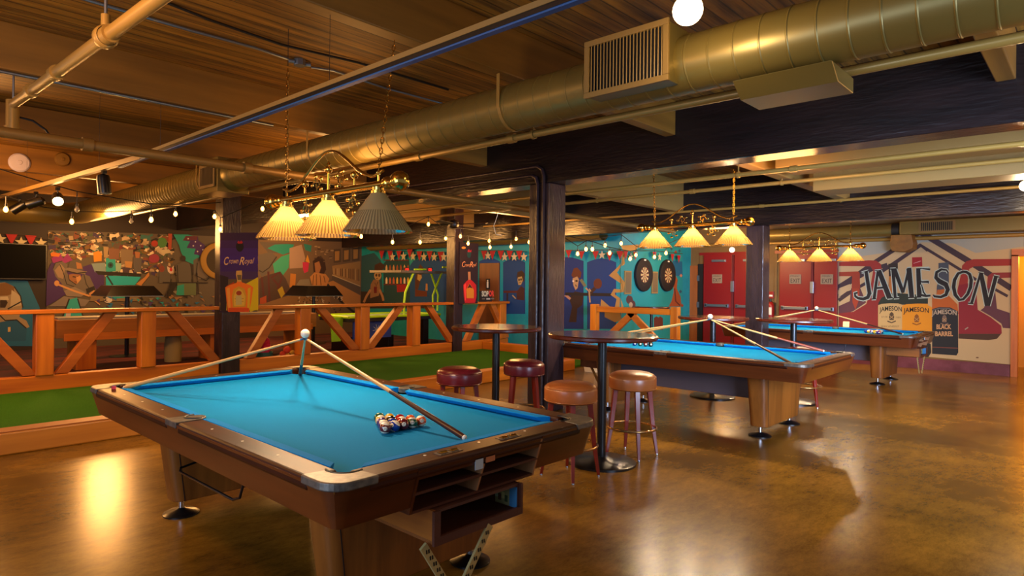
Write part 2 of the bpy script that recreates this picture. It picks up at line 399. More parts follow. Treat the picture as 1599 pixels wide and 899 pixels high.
# exit signs on the red doors
def wall_text(mb, body, x, yc, zc, h, m, shear=0, width=None):
    """lettering on a wall facing -x, centred at yc, zc"""
    vs, fs = text_poly(body, shear); mx = max(v[0] for v in vs); k = h/.7; kx = width/mx if width else k
    mb.add([(x, yc+mx*kx/2-a*kx, zc-h/2+b_*k) for a, b_ in vs], fs, m)
for y, l in ((6.33, 'exit sign on the red door left of the blue-lit column'), (4.64, 'exit sign on the left red door beside the whiskey mural'), (4.03, 'exit sign on the right red door touching the whiskey mural')):
    q = MB(); q.span((XR-.066, y-.115, 1.57), (XR-.051, y+.115, 1.77), flat('8a7a62')); o = q.build('exit_sign'); tag(o, l, 'sign', 'exit signs on the red doors')
    q = MB(); wall_text(q, 'EXIT', XR-.0685, y, 1.64, .09, flat('2a1512'), width=.19); wall_text(q, 'EMERGENCY', XR-.0685, y, 1.735, .035, flat('3a2018'), width=.19); q.build('lettering', o)
fe = thing('fire_extinguisher', 'small red fire extinguisher on the ochre wall between the red doors', 'fire extinguisher', (XR-.08, 5.13, .8))
q = MB(); q.lathe([(.07, 0), (.075, .02), (.075, .3), (.05, .36), (.025, .38)], flat('8a1410', .3), n=16, capped=True); q.build('cylinder', fe)
q = MB(); q.cyl((0, 0, .38), (0, 0, .43), .02, black_m); q.bar((0, 0, .43), (-.02, .1, .46), .02, .012, black_m); q.tube([(0, -.03, .4), (-.02, -.11, .35), (-.02, -.11, .1)], .012, black_m); q.build('hose_and_lever', fe)
q = MB(); q.span((-.078, -.05, .1), (-.07, .05, .26), white_m); q.build('label_plate', fe); MB().span((.0, -.02, .1), (.08, .02, .3), steel_m).build('bracket', fe)
fa = MB(); fa.span((XR-.05, 5.08, 1.25), (XR, 5.19, 1.4), flat('8a1a12', .4)); fa.span((XR-.06, 5.1, 1.29), (XR-.05, 5.17, 1.33), white_m)
tag(fa.build('fire_alarm_pull', bevel=.004), 'red fire alarm pull box above the extinguisher', 'alarm')

# ------------------------------------------------------------------ overhead services
def arc_ring(n=24): return [2*PI*i/n for i in range(n)]
du = thing('spiral_duct', 'big gold spiral duct running the length of the hall under the ceiling', 'duct', (3.53, 0, 2.80))
def duct_len(y0, y1, r, step, m=gold_m):
    prof = []; y = y0
    while y < y1-1e-6:
        e = min(y+step, y1)
        prof += [(r, y), (r, e-.012), (r+.0035, e-.008), (r+.0035, e-.004)]; y = e
    return MB().lathe(prof, m, (0, 0, 0), 40, (0, 1, 0))
duct_len(-2, 7.5, .167, .137).build('duct_run', du)
q = MB(); q.lathe([(.167, 7.5), (.175, 7.51), (.205, 7.6), (.205, 7.63)], gold_m, n=40, ax=(0, 1, 0)); q.build('reducer', du)
duct_len(8.15, 14.2, .205, .1).build('duct_run', du)
q = MB(); q.span((-.23, 7.62, -.22), (.17, 8.16, .2), gold_m); q.build('plenum_box', du, .006)
q = MB(); q.tube([(.0-.9*(1-math.cos(k*PI/16)), 14.2+.9*math.sin(k*PI/16), -.0) for k in range(9)]+[(-3.2, 15.1, -.0)], .207, gold_m, 24); q.build('elbow', du)
q = MB(); q.span((-.23, 1.755, -.135), (.12, 2.29, .2), gold_m); q.build('plenum_box', du, .004)
q = MB(); q.prism([(-.13, -.19), (.25, -.19), (.25, -.27), (-.02, -.27)], .945, 1.43, gold_m, 'y'); q.build('take_off_boot', du, .004)
def grille(par, y0, y1, z0, z1, x, n, nm='supply_grille'):
    g = MB(); f_ = .035
    g.span((x-.02, y0, z0), (x, y1, z0+f_), cream_m); g.span((x-.02, y0, z1-f_), (x, y1, z1), cream_m)
    g.span((x-.02, y0, z0+f_), (x, y0+f_, z1-f_), cream_m); g.span((x-.02, y1-f_, z0+f_), (x, y1, z1-f_), cream_m)
    o = g.build(nm, par, .003)
    s_ = MB(); s_.span((x-.0, y0+f_, z0+f_), (x+.004, y1-f_, z1-f_), flat('14100a'))
    for i in range(n):
        yy = y0+f_+(y1-y0-2*f_)*(i+.5)/n
        s_.box((x-.007, yy, (z0+z1)/2), (.016, .006, z1-z0-2*f_), cream_m, Matrix.Rotation(.6, 3, 'Z'))
    s_.build('louvre', o)
grille(du, 1.74, 2.305, -.145, .205, -.235, 22)
grille(du, 7.66, 8.1, -.16, .13, -.235, 10)
for i, y in enumerate((3.1, 5.68, 8.3)):
    q = MB(); r = .172 if y < 7 else .21
    pts = [(-r, .21)]+[(r*math.cos(a), r*math.sin(a)) for a in [PI+PI*k/14 for k in range(15)]]+[(r, .21)]
    for (a, b), (c, d) in zip(pts, pts[1:]):
        q.add([(a, y-.014, b), (a, y+.014, b), (c, y+.014, d), (c, y-.014, d)], [(0, 1, 2, 3)], pipe_m)
    o = q.build('hanger_strap', du); sd = o.modifiers.new('s', 'SOLIDIFY'); sd.thickness = .003; sd.offset = 1

def pipe(name, pts, r, m, label, cat='pipe', couplings=(), parts=None):
    o = MB().tube(pts, r, m, 14).build(name); tag(o, label, cat)
    a, b = Vector(pts[0]), Vector(pts[-1]); d = (b-a).normalized()
    for t in couplings:
        p = a.lerp(b, t); MB().cyl(p-d*.035, p+d*.035, r*1.35, m).build('coupling', o)
    return o
def hangers(o, spots, m=pipe_m):
    for (x, y, z0, z1, r) in spots:
        q = MB(); q.cyl((x, y, z0+r), (x, y, z1), .006, m, n=8); q.lathe([(r+.004, -.012), (r+.01, -.012), (r+.01, .012), (r+.004, .012)], m, (x, y, z0), 16, (0, 1, 0)); q.build('hanger', o)
o = pipe('sprinkler_pipe', [(3.76, -2, 2.645), (3.76, 12, 2.645)], .027, pipe_m, 'thin gold sprinkler pipe running just under the big spiral duct', couplings=(.38, .46)); hangers(o, [(3.76, 3.1, 2.645, 3.01, .027), (3.76, 5.7, 2.645, 3.01, .027)])
o = pipe('sprinkler_main', [(-2, 5.45, 2.53), (10.5, 5.45, 2.47)], .038, rawpipe_m, 'thick brown sprinkler main crossing the hall in front of the duct', couplings=(.27, .37))
hangers(o, [(3.02, 5.45, 2.506, ZC, .04)])
o = pipe('branch_pipe', [(1., 1.2, 2.657), (1., 6.0, 2.83)], .034, pipe_m, 'gold pipe with couplings crossing the top left corner', couplings=(.5, .72, .86))
q = MB(); q.lathe([(.05, -.03), (.058, -.02), (.058, .02), (.05, .03)], pipe_m, (1., 3.66, 2.746), 20, (0, 1, .036)); q.cyl((1., 3.66, 2.79), (1., 3.66, 2.86), .022, pipe_m); q.cyl((1., 3.66, 2.86), (1., 3.66, 3.34), .008, steel_m); q.build('swivel_hanger', o)
q = MB(); q.cyl((1., 5.95, 2.86), (1., 5.95, 2.58), .045, pipe_m); q.cyl((1., 5.95, 2.66), (1., 5.95, 2.62), .055, pipe_m); q.build('tee_fitting', o)
q = MB(); q.cyl((1., 5.93, 2.87), (1., 5.93, 3.34), .008, steel_m); q.build('hanger', o)
tag(MB().tube([(1.04, 5.95, 2.74), (1.12, 5.9, 2.72), (1.2, 5.88, 2.66), (1.24, 5.88, 2.6)], .008, black_m).build('loose_cable'), 'short black cable hanging from the corner pipe tee', 'cable')
o = pipe('branch_pipe', [(6.72, -2, 2.68), (6.72, 12, 2.68)], .024, pipe_m, 'upper thin gold pipe beyond the first beam', couplings=(.3,)); hangers(o, [(6.72, 2.75, 2.68, 2.8, .024), (6.72, 5.37, 2.68, 2.8, .024)])
o = pipe('branch_pipe', [(8.0, -2, 2.752), (8.0, 12, 2.752)], .024, pipe_m, 'lower thin gold pipe in front of the cream soffit', couplings=(.42,)); hangers(o, [(8.0, 2.75, 2.752, 2.8, .024), (8., 5.37, 2.752, 2.8, .024)])
o = pipe('branch_pipe', [(10.4, -2, 2.785), (10.4, 10, 2.785)], .022, pipe_m, 'thin gold pipe in front of the second black beam', couplings=(.49, .62)); hangers(o, [(10.4, 2.75, 2.785, 2.83, .022)])
o = pipe('conduit', [(5.91, 4.71, .05), (5.91, 4.71, 2.78), (5.91, 4.74, 2.86), (5.91, 4.81, 2.9), (5.91, 9, 2.9)], .02, column_m, 'dark conduit bending off the near column, inner one', 'conduit')
o = pipe('conduit', [(5.91, 4.80, .05), (5.91, 4.80, 2.69), (5.91, 4.83, 2.77), (5.91, 4.90, 2.80), (5.91, 9, 2.80)], .02, column_m, 'dark conduit bending off the near column, outer one', 'conduit')
c1 = [on(120, -5, 'z', ZC-.02), on(200, 19, 'z', ZC-.02), on(300, 48, 'z', ZC-.02), on(400, 75, 'z', ZC-.02), on(450, 92, 'z', ZC-.02)]
pipe('conduit', c1, .012, steel_m, 'galvanised conduit left of the blue junction box', 'conduit')
c2 = [on(486, 105, 'z', ZC-.02), on(520, 110, 'z', ZC-.02), on(600, 137, 'z', ZC-.02), on(690, 161, 'z', ZC-.02)]
pipe('conduit', c2, .01, steel_m, 'galvanised conduit right of the blue junction box', 'conduit')
jb = on(468, 98, 'z', ZC-.028); q = MB(); q.lathe([(.05, -.025), (.05, .025)], steel_m, jb, 8, capped=True); q.cyl(jb+Vector((.045, .0, 0)), jb+Vector((.09, -.02, 0)), .018, steel_m); q.cyl(jb+Vector((-.045, 0, 0)), jb+Vector((-.09, .02, 0)), .018, steel_m)
o = q.build('junction_box'); tag(o, 'blue-grey octagonal junction box on the ceiling conduit', 'electrical box')
pipe('conduit', [(-2, 5.7, 2.997), (3.0, 5.7, 2.997)], .012, steel_m, 'grey conduit along the underside of the second joist', 'conduit')
pipe('cable', [on(250, 0, 'z', 3.33), on(330, 32, 'z', 3.33), on(440, 70, 'z', 3.33), on(560, 98, 'z', 3.33), on(700, 140, 'z', 3.33)], .01, blackm_m, 'black cable stapled across the plank ceiling', 'cable')

# track light with its heads
tr = thing('track_light', 'long black track light with a blue underside crossing the ceiling', 'track light', (1.98, 0, 2.6))
MB().span((-.025, -1.8, .0), (.025, 6.75, .026), cream_m).build('mounting_strip', tr)
MB().span((-.02, -1.8, -.02), (.02, 6.75, .0), black_m).build('track', tr)
MB().span((-.016, -1.8, -.028), (.016, 6.75, -.02), M('blue_film', '#164f86', .4)).build('blue_insert', tr)
q = MB()
for y in (.5, 3.12, 5.7): q.cyl((0, y, .026), (0, y, .41), .0016, blackm_m, n=6)
q.build('suspension_rod', tr)
ta, tb = on(222, 245, 'z', 2.6), on(-60, 325, 'z', 2.6)
tr2 = thing('track_light', 'far brown track carrying the spotlights at the left edge', 'track light', ta)
q = MB(); q.bar((0, 0, 0), tb-ta, .045, .045, rawpipe_m); q.build('track', tr2)
q = MB()
for k in (.15, .5, .85): p = (tb-ta)*k; q.cyl(p, p+Vector((0, 0, .74)), .0016, blackm_m, n=6)
q.build('suspension_rod', tr2)
def spot(px, py, top, label, aim, lit=False):
    c = on(px, py, 'z', 2.47); r = thing('spotlight', label, 'spotlight', c)
    t = Vector((0, 0, .115)); MB().cyl((0, 0, .02), t, .008, black_m, n=8).build('stem', r); MB().span((-.02, -.03, .1), (.02, .03, .135), black_m).build('track_adapter', r)
    a = Vector(aim).normalized(); q = MB()
    q.lathe([(.02, -.1), (.055, -.085), (.062, -.05), (.062, .1), (.056, .1), (.05, .02), (.01, .015)], black_m, (0, 0, 0), 20, a); q.build('lamp_head', r)
    MB().lathe([(.052, .055), (.02, .075), (.002, .08)], spotglow_m if lit else M('dead_lens', '#2a2620', .1), (0, 0, 0), 20, a).build('lens', r)
    return c
spot(162, 287, 0, 'black spotlight pointing down, rightmost on the far track', (.1, 0, -1))
sc_ = spot(90, 310, 0, 'brightly lit spotlight on the far track', (-.15, -.9, -.45), True)
spot(56, 316, 0, 'unlit spotlight left of the lit one on the far track', (-.8, .4, -.35))
spot(30, 323, 0, 'unlit spotlight leftmost on the far track', (-.6, .3, -.5))
def disc(px, py, r, m, label, name='smoke_detector'):
    c = on(px, py, 'y', 10.849); o = MB().lathe([(r, 0), (r, .02), (r*.85, .04), (r*.3, .045), (.002, .046)], m, c, 28, (0, -1, 0)).build(name); tag(o, label, 'detector')
    MB().lathe([(r*.25, .045), (r*.2, .056), (.002, .057)], m, c, 16, (0, -1, 0)).build('sensor_cap', o)
disc(30, 254, .13, M('lilac_white', '#b9b0c0', .5), 'white round disc on a ceiling joist at the left edge')
disc(97, 249, .1, rawpipe_m, 'brown round disc on a ceiling joist right of the white one')
# globe
g0 = Vector((2.93, 1.455, 2.85)); gl = thing('globe_light', 'bright bare globe bulb hanging at the top of the picture', 'ceiling light', g0)
MB().ball((0, 0, 0), .072, globe_m, 24).build('bulb', gl); q = MB(); q.cyl((0, 0, .065), (0, 0, .13), .025, brass_m); q.cyl((0, 0, .13), (0, 0, .5), .006, black_m); q.build('socket', gl)
g1 = on(1602, 290, 'x', 9.3); gl = thing('globe_light', 'bright bare bulb at the right edge under the soffit', 'ceiling light', g1)
MB().ball((0, 0, 0), .06, globe_m, 24).build('bulb', gl); q = MB(); q.cyl((0, 0, .05), (0, 0, .11), .02, brass_m); q.cyl((0, 0, .11), (0, 0, ZC-g1.z), .006, black_m); q.build('socket', gl)

# far ducts
o = duct_len(7.3, 15.2, .19, .3).build('spiral_duct', loc=(11.125, 0, 2.6)); tag(o, 'gold round duct along the top of the teal wall', 'duct')
MB().lathe([(.19, 15.2), (.16, 15.3), (.01, 15.32)], gold_m, n=32, ax=(0, 1, 0)).build('end_cap', o)
o = duct_len(2.75, 5.2, .12, .5).build('spiral_duct', loc=(14.1, 0, 2.6)); tag(o, 'short gold round duct above the red doors', 'duct'); MB().lathe([(.125, 2.72), (.128, 2.72), (.128, 2.84), (.125, 2.84)], blackm_m, n=32, ax=(0, 1, 0)).build('black_band', o)
o = MB().span((13.95, -.5, 2.5), (14.35, 2.7, 2.74), gold_m).build('box_duct', bevel=.006); tag(o, 'gold rectangular duct with a grille above the whiskey mural', 'duct')
g_ = MB(); g_.span((13.935, 1.86, 2.53), (13.95, 2.4, 2.72), cream_m); gg = g_.build('supply_grille', o)
g_ = MB()
for i in range(16): g_.span((13.925, 1.9+i*.03, 2.55), (13.935, 1.912+i*.03, 2.7), flat('14100a'))
g_.build('louvre', gg)
pipe('wall_pipe', [(14.28, -1, 2.44), (14.28, 6.9, 2.44)], .035, pipe_m, 'gold pipe running along the top of the whiskey mural')
q = MB(); q.prism([(2.52, 2.5), (2.84, 2.5), (2.86, 2.3), (2.82, 2.2), (2.62, 2.18), (2.5, 2.24), (2.49, 2.35)], 13.98, 14.38, joist_m, 'x')
tag(q.build('timber_stub', bevel=.01), 'brown timber beam end sticking out over the whiskey mural', 'beam', kind='structure')
# ceiling fan far off
fc = on(709, 350, 'y', 9.2); fn = thing('ceiling_fan', 'dark ceiling fan far back above the fence', 'fan', fc)
q = MB(); q.lathe([(.02, .1), (.1, .07), (.12, 0), (.1, -.06), (.03, -.09), (.002, -.09)], black_m, n=20); q.cyl((0, 0, .1), (0, 0, ZC-fc.z), .014, black_m); q.build('motor_housing', fn)
for k in range(4):
    a = k*PI/2+.35; R = Matrix.Rotation(a, 3, 'Z')@Matrix.Rotation(.2, 3, 'X'); q = MB(); q.box(R@Vector((.4, 0, .0)), (.62, .12, .008), blackm_m, R); q.build('blade', fn)

# ================================================================== POOL TABLES
HX, HY, RZ = .822, 1.457, .80           # outer lip half sizes, rail height
CX, CY, SZ = .684, 1.319, .765          # cloth edge half sizes, slate height
def arcp(cx, cy, r, a0, a1, n=8): return [(cx+r*math.cos(math.radians(a0+(a1-a0)*i/n)), cy+r*math.sin(math.radians(a0+(a1-a0)*i/n))) for i in range(n+1)]
def outline(ins=0., r=.09, n=8):
    """rounded rectangle with outward normals, counter-clockwise from the -y side"""
    hx, hy = HX-ins, HY-ins; r = r-ins*.5; P = []
    for cx, cy, a in ((hx-r, -hy+r, -90), (hx-r, hy-r, 0), (-hx+r, hy-r, 90), (-hx+r, -hy+r, 180)):
        P.append([((cx+r*math.cos(math.radians(a+90*i/n)), cy+r*math.sin(math.radians(a+90*i/n))), (math.cos(math.radians(a+90*i/n)), math.sin(math.radians(a+90*i/n)))) for i in range(n+1)])
    return P
def apron_piece(pts, mat, z1=.787, z0=.622, ins=.05, th=.03):
    mb = MB(); vs = []; n = len(pts)
    for (x, y), (a, b) in pts: vs.append((x, y, z1))
    for (x, y), (a, b) in pts: vs.append((x-a*ins, y-b*ins, z0))
    for (x, y), (a, b) in pts: vs.append((x-a*(ins+th), y-b*(ins+th), z0))
    for (x, y), (a, b) in pts: vs.append((x-a*th, y-b*th, z1))
    fs = []
    for i in range(n-1):
        for k in range(4): a, b = k*n, ((k+1) % 4)*n; fs.append((a+i, a+i+1, b+i+1, b+i))
    fs += [(0, n, 2*n, 3*n), (n-1, 2*n-1, 3*n-1, 4*n-1)]
    mb.add(vs, fs, mat, True); return mb
def make_table(label, loc, rz=0):
    T = thing('pool_table', label, 'pool table', loc, rz, 'pool tables under the brass lamps')
    # slate with cloth: outline with notches at the pockets
    px_, py_ = .652, 1.287; pr = .062
    def notch(cx, cy, a0, a1, r=pr): return arcp(cx, cy, r, a0, a1, 10)
    pts = [(-.58, -1.31), (.58, -1.31)]+notch(px_, -py_, 200, 70)+[(.67, -1.2), (.67, -.07)]+notch(.705, 0, 240, 120)+[(.67, .07), (.67, 1.2)]+notch(px_, py_, 290, 160)+[(.58, 1.31), (-.58, 1.31)]+notch(-px_, py_, 20, -110)+[(-.67, 1.2), (-.67, .07)]+notch(-.705, 0, 60, -60)+[(-.67, -.07), (-.67, -1.2)]+notch(-px_, -py_, 110, -20)
    MB().prism(pts, SZ-.03, SZ, cloth_m).build('cloth_bed', T)
    # cushions with angled jaws
    def cushion(p, q, ins, j0, j1):
        """p-q runs along the cloth edge; ins points to the playing field"""
        p, q, ins = Vector(p), Vector(q), Vector(ins); d = (q-p).normalized()
        prof = ((0, RZ-.001), (.049, RZ-.004), (.051, RZ-.009), (.03, SZ+.004), (0, SZ+.001))
        vs = []
        for e, j, sg in ((p, j0, 1), (q, j1, -1)):
            for w_, z in prof: vs.append(e+ins*w_+d*(sg*j*w_/.05)+Vector((0, 0, z)))
        fs = [(0, 1, 2, 3, 4), (9, 8, 7, 6, 5)]+[(i, (i+1) % 5, 5+(i+1) % 5, 5+i) for i in range(5)]
        MB().add(vs, fs, cushion_m).build('cushion', T, .004)
    for s in (-1, 1):
        cushion((s*CX, -1.235, 0), (s*CX, -.052, 0), (-s, 0, 0), .05, .016)
        cushion((s*CX, .052, 0), (s*CX, 1.235, 0), (-s, 0, 0), .016, .05)
        cushion((-.6, s*CY, 0), (.6, s*CY, 0), (0, -s, 0), .05, .05)
    # wooden top rails
    for s in (-1, 1):
        for a, b in ((-1.29, -.07), (.07, 1.29)):
            MB().span((s*CX, a, SZ-.02), (s*(HX-.004), b, RZ), rail_m).build('top_rail', T, .014, seg=3)
        MB().span((-.66, s*CY, SZ-.02), (.66, s*(HY-.004), RZ), railx_m).build('top_rail', T, .014, seg=3)
    # pockets: corner castings, side castings, leather cups
    for sx in (-1, 1):
        for sy in (-1, 1):
            base = [(-.004, .2)]+arcp(.091, .091, .095, 180, 270, 8)+[(.2, -.004), (.19, .0945)]+arcp(.165, .165, .075, 290, 160, 10)[1:]
            poly = [(sx*(HX-a), sy*(HY-b)) for a, b in base]
            top = [(sx*(HX-a-.004*(1 if i < 11 else 0)), sy*(HY-b-.004*(1 if i < 11 else 0))) for i, (a, b) in enumerate(base)]
            o = MB().prism(poly, SZ+.006, RZ+.003, alu_m, top=top).build('corner_casting', T, .006, seg=3)
            c = (sx*(HX-.165), sy*(HY-.165))
            MBp = MB(); 
            # liner only on the rail side of the mouth
            pts = arcp(.165, .165, .069, 300, 150, 12)
            vs = [(sx*(HX-a), sy*(HY-b), RZ-.003) for a, b in pts]+[(sx*(HX-a), sy*(HY-b), SZ-.06) for a, b in pts]
            n = len(pts); MBp.add(vs, [(i, i+1, n+i+1, n+i) for i in range(n-1)], leather_m, True)
            MBp.tube([(sx*(HX-a), sy*(HY-b), RZ-.002) for a, b in arcp(.165, .165, .069, 300, 150, 14)], .007, leather_m)
            MBp.lathe([(.066, SZ-.008), (.064, SZ-.06), (.05, SZ-.11), (.002, SZ-.12)], leather_m, (c[0], c[1], 0), 20)
            MBp.build('pocket', T)
        poly = [(sx*(HX+.003), -.07), (sx*(HX+.003), .07), (sx*(CX-.0), .062)]+[(sx*a, b) for a, b in arcp(.7, 0, .052, 110, 250, 10)]+[(sx*CX, -.062)]
        MB().prism(poly, SZ+.006, RZ+.003, alu_m).build('side_casting', T, .004)
        MBp = MB()
        pts = arcp(.7, 0, .05, 105, -105, 12)
        vs = [(sx*a, b, RZ-.001) for a, b in pts]+[(sx*a, b, SZ-.06) for a, b in pts]; n = len(pts)
        MBp.add(vs, [(i, i+1, n+i+1, n+i) for i in range(n-1)], leather_m, True)
        MBp.tube([(sx*a, b, RZ+.001) for a, b in pts], .008, leather_m)
        MBp.lathe([(.05, SZ-.01), (.048, SZ-.06), (.03, SZ-.1), (.002, SZ-.105)], leather_m, (sx*.7, 0, 0), 16)
        MBp.build('pocket', T)
    # aprons
    P = outline(0.)
    se, ne, nw, sw = P; h = 4
    apron_piece(se[h:]+ne[:h+1], apron_m).build('apron_panel', T)
    apron_piece(nw[h:]+sw[:h+1], apron_m).build('apron_panel', T)
    apron_piece(ne[h:]+nw[:h+1], apronx_m).build('apron_panel', T)
    yo = -HY
    apron_piece(sw[h:]+[((-.43, yo), (0, -1))], apronx_m).build('apron_panel', T)
    apron_piece([((.34, yo), (0, -1))]+se[:h+1], apronx_m).build('apron_panel', T)
    for sx, sy in ((1, 1), (1, -1), (-1, 1), (-1, -1)):
        a = .095-.095*math.cos(PI/4); q = MB(); p = (sx*(HX-a+.0), sy*(HY-a+.0)); k = .05*math.cos(PI/4)
        q.bar((p[0]-sx*.002, p[1]-sy*.002, .777), (p[0]-sx*(k+.002), p[1]-sy*(k+.002), .624), .004, .004, chrome_m); q.build('corner_bead', T)
    # open shelf in the end apron
    q = MB(); x0, x1, z0, z1, y0, y1 = -.43, .34, .592, .775, yo, yo+.22
    q.span((x0, y1, z0), (x1, y1+.012, z1), shelfwood_m); o = q.build('shelf_back', T)
    MB().prism([(y0+.055, z0), (y1, z0), (y1, z0+.012), (y0+.052, z0+.012)], x0, x1, shelfwood_m, 'x').build('shelf_board', T)
    MB().prism([(y0+.03, .672), (y1, .672), (y1, .684), (y0+.028, .684)], x0, x1, shelfwood_m, 'x').build('shelf_board', T)
    for x in (x0, x1-.012):
        MB().prism([(y0, z1), (y1, z1), (y1, z0), (y0+.055, z0)], x, x+.012, palewood_m if x > 0 else apronx_m, 'x').build('shelf_side', T)
    MB().prism([(y0+.012, .73), (y1, .73), (y1, z0), (y0+.06, z0)], -.052, -.042, palewood_m, 'x').build('shelf_divider', T)
    MB().prism([(y0, .778), (y0+.02, .778), (y0+.03, .738), (y0+.012, .738)], x0, x1, apronx_m, 'x').build('shelf_valance', T)
    MB().span((-.11, y0+.004, .715), (-.062, y0+.009, .772), flat('a9b4bc')).build('white_card', T); MB().span((-.045, y0+.004, .735), (.012, y0+.009, .778), flat('b0663a')).build('orange_card', T)
    # ball return tray below
    q = MB(); x0, x1, z0, z1, y0, y1 = -.325, .215, .452, .588, yo+.03, yo+.5
    q.span((x0, y0, z0), (x1, y1, z0+.014), shelfwood_m); q.span((x0, y1-.014, z0), (x1, y1, z1), shelfwood_m); q.span((x0+.014, y0, z1-.012), (x1, y1, z1), shelfwood_m)
    q.span((x1-.016, y0, z0), (x1, y1, z1), shelfwood_m); o = q.build('ball_return_tray', T)
    MB().span((x0, y0, z0), (x0+.016, y1, z1), W('tray_side', '#7c420e', '#a8621a', 'y', 6, .45, .04)).build('tray_side', o)
    q = MB(); f = .03; q.span((x0-.004, y0-.014, z0-.004), (x1+.004, y0, z0+f), shelfwood_m); q.span((x0-.004, y0-.014, z0+f), (x0+f, y0, z1), shelfwood_m); q.span((x1-.012, y0-.014, z0+f), (x1+.004, y0, z1), shelfwood_m); q.build('tray_front_frame', o)
    q = MB(); q.span((x1-.019, y0+.05, z0+.02), (x1-.0165, y0+.14, z1-.02), flat('#8c8a5a')); q.span((x1-.019, y0+.005, z0+.02), (x1-.0165, y0+.05, z1-.02), flat('#3c7fb0'))
    for k in range(4): q.box((x1-.0195, y0+.07+.02*k, z0+.05+.012*(k % 2)), (.002, .018, .03), flat(('#3a4a2a', '#b8b070', '#5a3a2a', '#9aa88a')[k]))
    q.build('picture_sticker', o)
    # perforated V struts
    strut_m = M('cream_steel_strut', '#b9a268', .4, metal=.2)
    for xa, xb, yy in ((-.36, -.2, yo-.0), (.0, -.19, yo-.03)):
        p, q2 = Vector((xa, yy+.05, .452)), Vector((xb, yy+.05, .21)); q = MB(); q.bar(p, q2, .012, .036, strut_m, up=(1, 0, .3)); o = q.build('strut', T)
        q = MB()
        for k in range(1, 8):
            c = p.lerp(q2, k/8); q.bar(c+Vector((-.006, -.007, .012)), c+Vector((-.004, -.007, -.004)), .002, .006, black_m); q.bar(c+Vector((.006, -.007, .012)), c+Vector((.008, -.007, -.004)), .002, .006, black_m)
        q.build('strut_slot', o)
    # pedestals with levelling feet
    for sy in (-1, 1):
        q = MB(); yc = sy*.9; tz = .62; bz = .1
        def ring(hx, hy, r=.055):
            return [(x+cx, y+cy) for cx, cy, a in ((hx-r, -hy+r, -90), (hx-r, hy-r, 0), (-hx+r, hy-r, 90), (-hx+r, -hy+r, 180)) for x, y in arcp(0, yc, r, a, a+90, 6)]
        q.prism(ring(.49, .085), bz, tz, ped_m, top=ring(.56, .1), smooth=True); o = q.build('pedestal', T, .006)
        for sx in (-1, 1):
            for e in (-1, 1): MB().bar((sx*(.49-.06), yc+e*.086, bz), (sx*(.56-.06), yc+e*.101, tz), .003, .004, blackm_m, up=(1, 0, 0)).build('seam', o)
        for sx in (-1, 1):
            q = MB(); c = (sx*.42, yc, 0); q.lathe([(.11, 0), (.11, .008), (.085, .022), (.03, .034), (.022, .04)], black_m, c, 24, capped=True); q.cyl((c[0], c[1], .036), (c[0], c[1], bz+.01), .017, chrome_m); q.build('levelling_foot', T)
    MB().span((-.28, -.84, .34), (.28, .84, .63), under_m).build('undercarriage', T, .006)
    # bridge hook of black rod under the left side
    q = MB(); q.tube([(-.55, .29, .49), (-.67, .27, .475), (-.69, .22, .47), (-.69, -.42, .475), (-.69, -.49, .5), (-.67, -.52, .63)], .0065, black_m); q.build('bridge_hook', T)
    # score counters and sights
    for x in (-.21, .17):
        q = MB(); xx = x; y = -(CY+.07)
        q.span((xx-.065, y-.024, RZ-.004), (xx+.065, y+.024, RZ+.002), alu_m); o = q.build('score_counter', T)
        for k in (-1, 1):
            q = MB(); q.span((xx+k*.03-.02, y-.016, RZ+.0015), (xx+k*.03+.02, y+.016, RZ+.0035), flat('1a1410')); q.lathe([(.011, -.018), (.011, .018)], brass_m, (xx+k*.03, y, RZ-.001), 12, (1, 0, 0), capped=True); q.build('counter_dial', o)
    for sx in (-1, 1):
        for y in (-.95, -.635, -.318, .318, .635, .95): MB().lathe([(.0065, RZ-.001), (.0065, RZ+.0008), (.001, RZ+.001)], white_m, (sx*(CX+.065), y, 0), 10).build('rail_sight', T)
        for x in (-.318, 0, .318): MB().lathe([(.0065, RZ-.001), (.0065, RZ+.0008), (.001, RZ+.001)], white_m, (x, sx*(CY+.045), 0), 10).build('rail_sight', T)
    return T
T1 = make_table('nearest pool table with a full rack of balls and open shelves in its end', (2.05, 3.35, 0))
T2 = dup(T1, 'middle pool table behind the tan bar stools', (7.04, 3.36, 0), PI)
T3 = dup(T1, 'farthest pool table in front of the whiskey mural', (11.95, 3.40, 0), 0)

